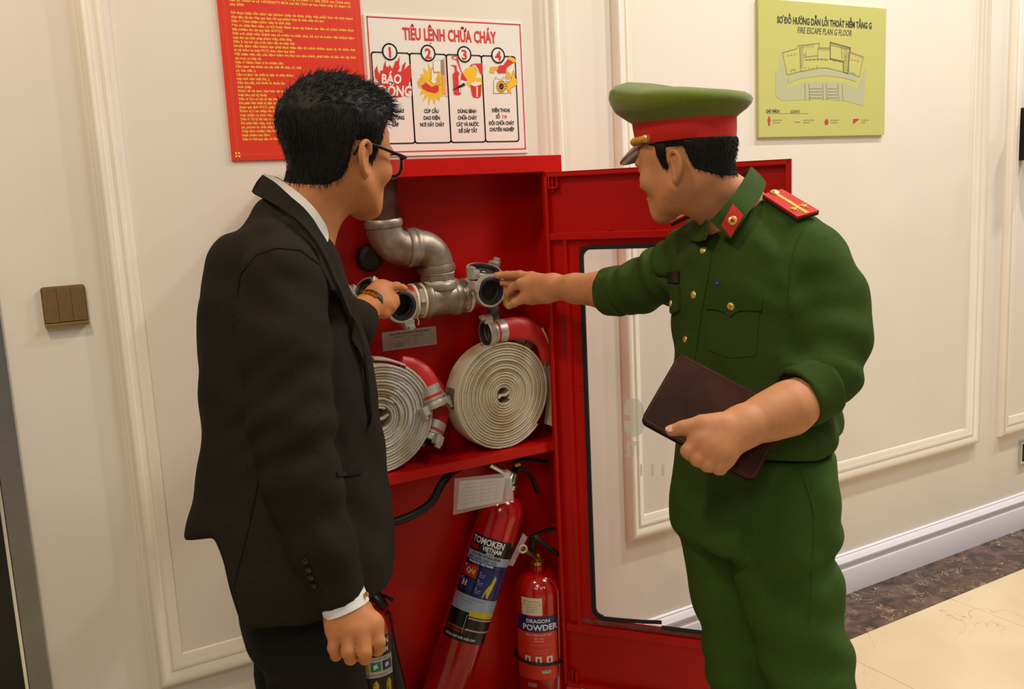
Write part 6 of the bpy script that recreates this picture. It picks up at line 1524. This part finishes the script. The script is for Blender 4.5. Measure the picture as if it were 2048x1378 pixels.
# shoulder boards
def board(c4, th, name='shoulder_board'):
    P = [np.asarray(p) for p in c4]; n = nrm(np.cross(P[1]-P[0], P[3]-P[0])); n = n if n[2] > 0 else -n
    t = thb = MB(); t.add([p+n*th for p in P]+[p for p in P], [[0, 1, 2, 3], [7, 6, 5, 4]]+[[i, (i+1) % 4, 4+(i+1) % 4, 4+i][::-1] for i in range(4)]); o = t.build(name, M_redc, off)
    u = MB(); u.add([p for p in P]+[p-n*.005 for p in P], [[0, 1, 2, 3], [7, 6, 5, 4]]+[[i, (i+1) % 4, 4+(i+1) % 4, 4+i][::-1] for i in range(4)]); u.build('board_base', mat('dark_green_felt', '#1c2c14', .8), o)
    L = lambda a, c, h: (P[0]*(1-a)+P[1]*a)*(1-c)+(P[3]*(1-a)+P[2]*a)*c+n*(th+h)
    s = MB(); s.add([L(.42, .06, .0006), L(.58, .06, .0006), L(.58, .97, .0006), L(.42, .97, .0006)], [[0, 1, 2, 3]]); s.build('yellow_stripe', mat('yellow_braid', '#e0b01d', .5), o)
    q_ = MB(); q_.lathe([(.0085, 0), (.0085, .002), (.005, .0045), (.0003, .005)], aimM(L(.5, .06, 0), n), 18); q_.build('board_button', M_gold, o, True)
    for a, c in ((.26, .74), (.74, .74)):
        pts = [L(a+(.17 if i % 2 == 0 else .07)*math.cos(i*math.pi/5), c+(.115 if i % 2 == 0 else .045)*math.sin(i*math.pi/5), .0012) for i in range(10)]
        k = MB(); k.add(pts+[L(a, c, .004)], [[i, (i+1) % 10, 10] for i in range(10)]); k.build('rank_star', M_gold, o)
    return o
bc = [onto(TS, x, y, .006)[0] for x, y in ((1524, 402), (1584, 440))]; ac = nrm(bc[1]-bc[0]); up_n = nrm(onto(TS, 1550, 418, 0)[1]+onto(TS, 1580, 430, 0)[1]+V(0, 0, .8)); sd = nrm(np.cross(up_n, ac)); sd = sd if sd @ FWD > 0 else -sd
p0_ = bc[0]+V(0, 0, .004); p1_ = p0_+ac*.098
board([p0_, p0_+sd*.046, p1_+sd*.050, p1_], .004)
board([D(1395, 423, 1.955), D(1402, 415, 1.995), D(1345, 440, 2.02), D(1341, 449, 1.985)], .004)
# trousers and shoes
wz = D(1500, 898, 1.82)[2]
T2 = Field(V(.95, -1.35, .02), V(1.75, -.55, wz+.06), .0062)
T2.loft([station(y, xl, xr, 1.83, AZ2, .70) for y, xl, xr in ((880, 1352, 1655), (930, 1347, 1664), (1000, 1343, 1666), (1070, 1346, 1662))], .02, ex=2.1)
def leg(hip, kn, an, rr, side):
    T2.chain([hip, hip*.5+kn*.5, kn, kn*.5+an*.5, an], rr, .035)
knl = D(1618, 1340, 1.755); anl = V(knl[0]+.03, knl[1]-.01, .10); hipl = D(1545, 1040, 1.775)
knr = D(1492, 1330, 1.915); anr = V(knr[0]+.03, knr[1]+.02, .10); hipr = D(1450, 1040, 1.90)
leg(hipl, knl, anl, [.100, .088, .077, .072, .068], 1); leg(hipr, knr, anr, [.098, .083, .074, .070, .066], -1)
T2.cutplane((0, 0, .045), (0, 0, -1), .003)
for a, c, r in (((1612, 950, 1.70), (1645, 1060, 1.72), .005), ((1530, 965, 1.66), (1532, 1010, 1.665), .004)): T2.cone(D(*a), D(*c), r, r*.6, .010, 'cut')
def dt(P):
    d = .0020*wav(P, (.5, .3, 1), .14, 31)+.0012*wav(P, (1, -.5, .3), .08, 32)
    for c, r, dr, lam, a in ((D(1650, 1090, 1.80), .010, V(.2, 0, 1), .07, .008), (knl, .020, V(.4, 0, 1), .075, .0065), (D(1440, 1070, 1.75), .012, V(-.5, .3, 1), .06, .004), (knr, .016, V(.3, 0, 1), .07, .005)):
        d = d+np.exp(-((P-c)**2).sum(1)/r)*a*wav(P, dr, lam, int(lam*1e4) % 91, .4)
    return d
trs = sculpt([T2], 'uniform_trousers', M_grnp, off, dt, it=2)
TT = surf(trs)
stitch('pocket_edge', TT, [(1592, 908), (1605, 950), (1622, 1000), (1630, 1040)], .0022, M_grnp, trs); stitch('side_seam', TT, [(1622, 960), (1628, 1060), (1622, 1180), (1618, 1260)], .0010, M_grnp, trs)
stitch('pleat', TT, [(1532, 930), (1534, 990)], .0018, M_grnp, trs); stitch('belt_edge', TT, [(1655, 918), (1664, 917)], .002, M_grnp, trs)
for an in (anl, anr):
    a = V(an[0], an[1], 0); Q = Field(a-V(.28, .12, .01), a+V(.12, .12, .12), .005)
    Q.cone(a-f2*.03+V(0, 0, .035), a+f2*.17+V(0, 0, .028), .037, .034, .02); Q.cone(a+V(0, 0, .05), a+V(0, 0, .09), .045, .042, .03); Q.cutplane((0, 0, .004), (0, 0, -1), .002)
    sculpt([Q], 'shoe', mat('black_leather', '#100e0d', .3), off)
# notebook in the left hand
nb = thing('notebook', tuple(D(1440, 850, 1.60)), 'worn brown leather notebook held against the green uniform', 'notebook')
tl, bl_, br_ = D(1352, 702, 1.665), D(1281, 840, 1.615), D(1508, 963, 1.565); tr2 = tl+br_-bl_
X_n, Y_n = br_-bl_, tl-bl_; wn, hn = np.linalg.norm(X_n), np.linalg.norm(Y_n); X_n, Y_n = nrm(X_n), nrm(Y_n); Y_n = nrm(Y_n-X_n*(X_n @ Y_n)); Z_n = np.cross(X_n, Y_n); Z_n = Z_n if Z_n @ (CAM-bl_) > 0 else -Z_n
NM = frameM(bl_, X_n, Y_n, Z_n); M_lea = mat('brown_leather', '#2b140d', .6, color2='#43210f', spec=.15, vscale=14, bump=.25, bscale=160, detail=6)
for name, z0, z1 in (('front_cover', -.002, .001), ('back_cover', -.017, -.014)):
    b = MB(); b.prism(rrect(0, 0, wn, hn, .012, 5), z0, z1, NM); b.build(name, M_lea, nb, True, 40)
b = MB(); b.prism(rrect(.004, .004, wn-.004, hn-.003, .009, 4), -.014, -.002, NM); b.build('pages', mat('page_edges', '#d9cdb6', .8), nb)
b = MB(); b.box((.0, hn-.004, -.017), (wn, hn, .0005), NM, .001); b.build('spine', M_lea, nb)
M_thr = mat('stitch_thread', '#8a5a44', .7); rr = rrect(.0035, .0035, wn-.0035, hn-.0035, .010, 5)
b = MB()
per = [V(*p) for p in rr]+[V(*rr[0])]
for i in range(len(per)-1):
    L_ = np.linalg.norm(per[i+1]-per[i]); k = max(1, int(L_/.0048))
    for j in range(k):
        a = per[i]+(per[i+1]-per[i])*((j+.15)/k); c = per[i]+(per[i+1]-per[i])*((j+.85)/k); b.tube([NM @ Vector((a[0], a[1], .0013)), NM @ Vector((c[0], c[1], .0013))], .00035, 4)
o = b.build('stitching', M_thr, nb); o['kind'] = 'stuff'
# small dark blue case at the officer's hip
cs = thing('phone', tuple(D(1664, 862, 1.90)), 'dark blue glossy case clipped at the back hip of green uniform', 'phone')
A = aimM(D(1660, 863, 1.905), nrm(CAM-D(1662, 862, 1.90)), UP) @ Matrix.Rotation(-.12, 4, 'Z'); b = MB(); b.box((-.030, -.016, -.012), (.014, .016, .012), A, .005); b.build('case', mat('dark_blue_gloss', '#2a3550', .25), cs, True)
b = MB(); b.box((-.034, -.010, -.016), (-.024, .010, -.010), A, .001); b.build('belt_clip', M_blk, cs)
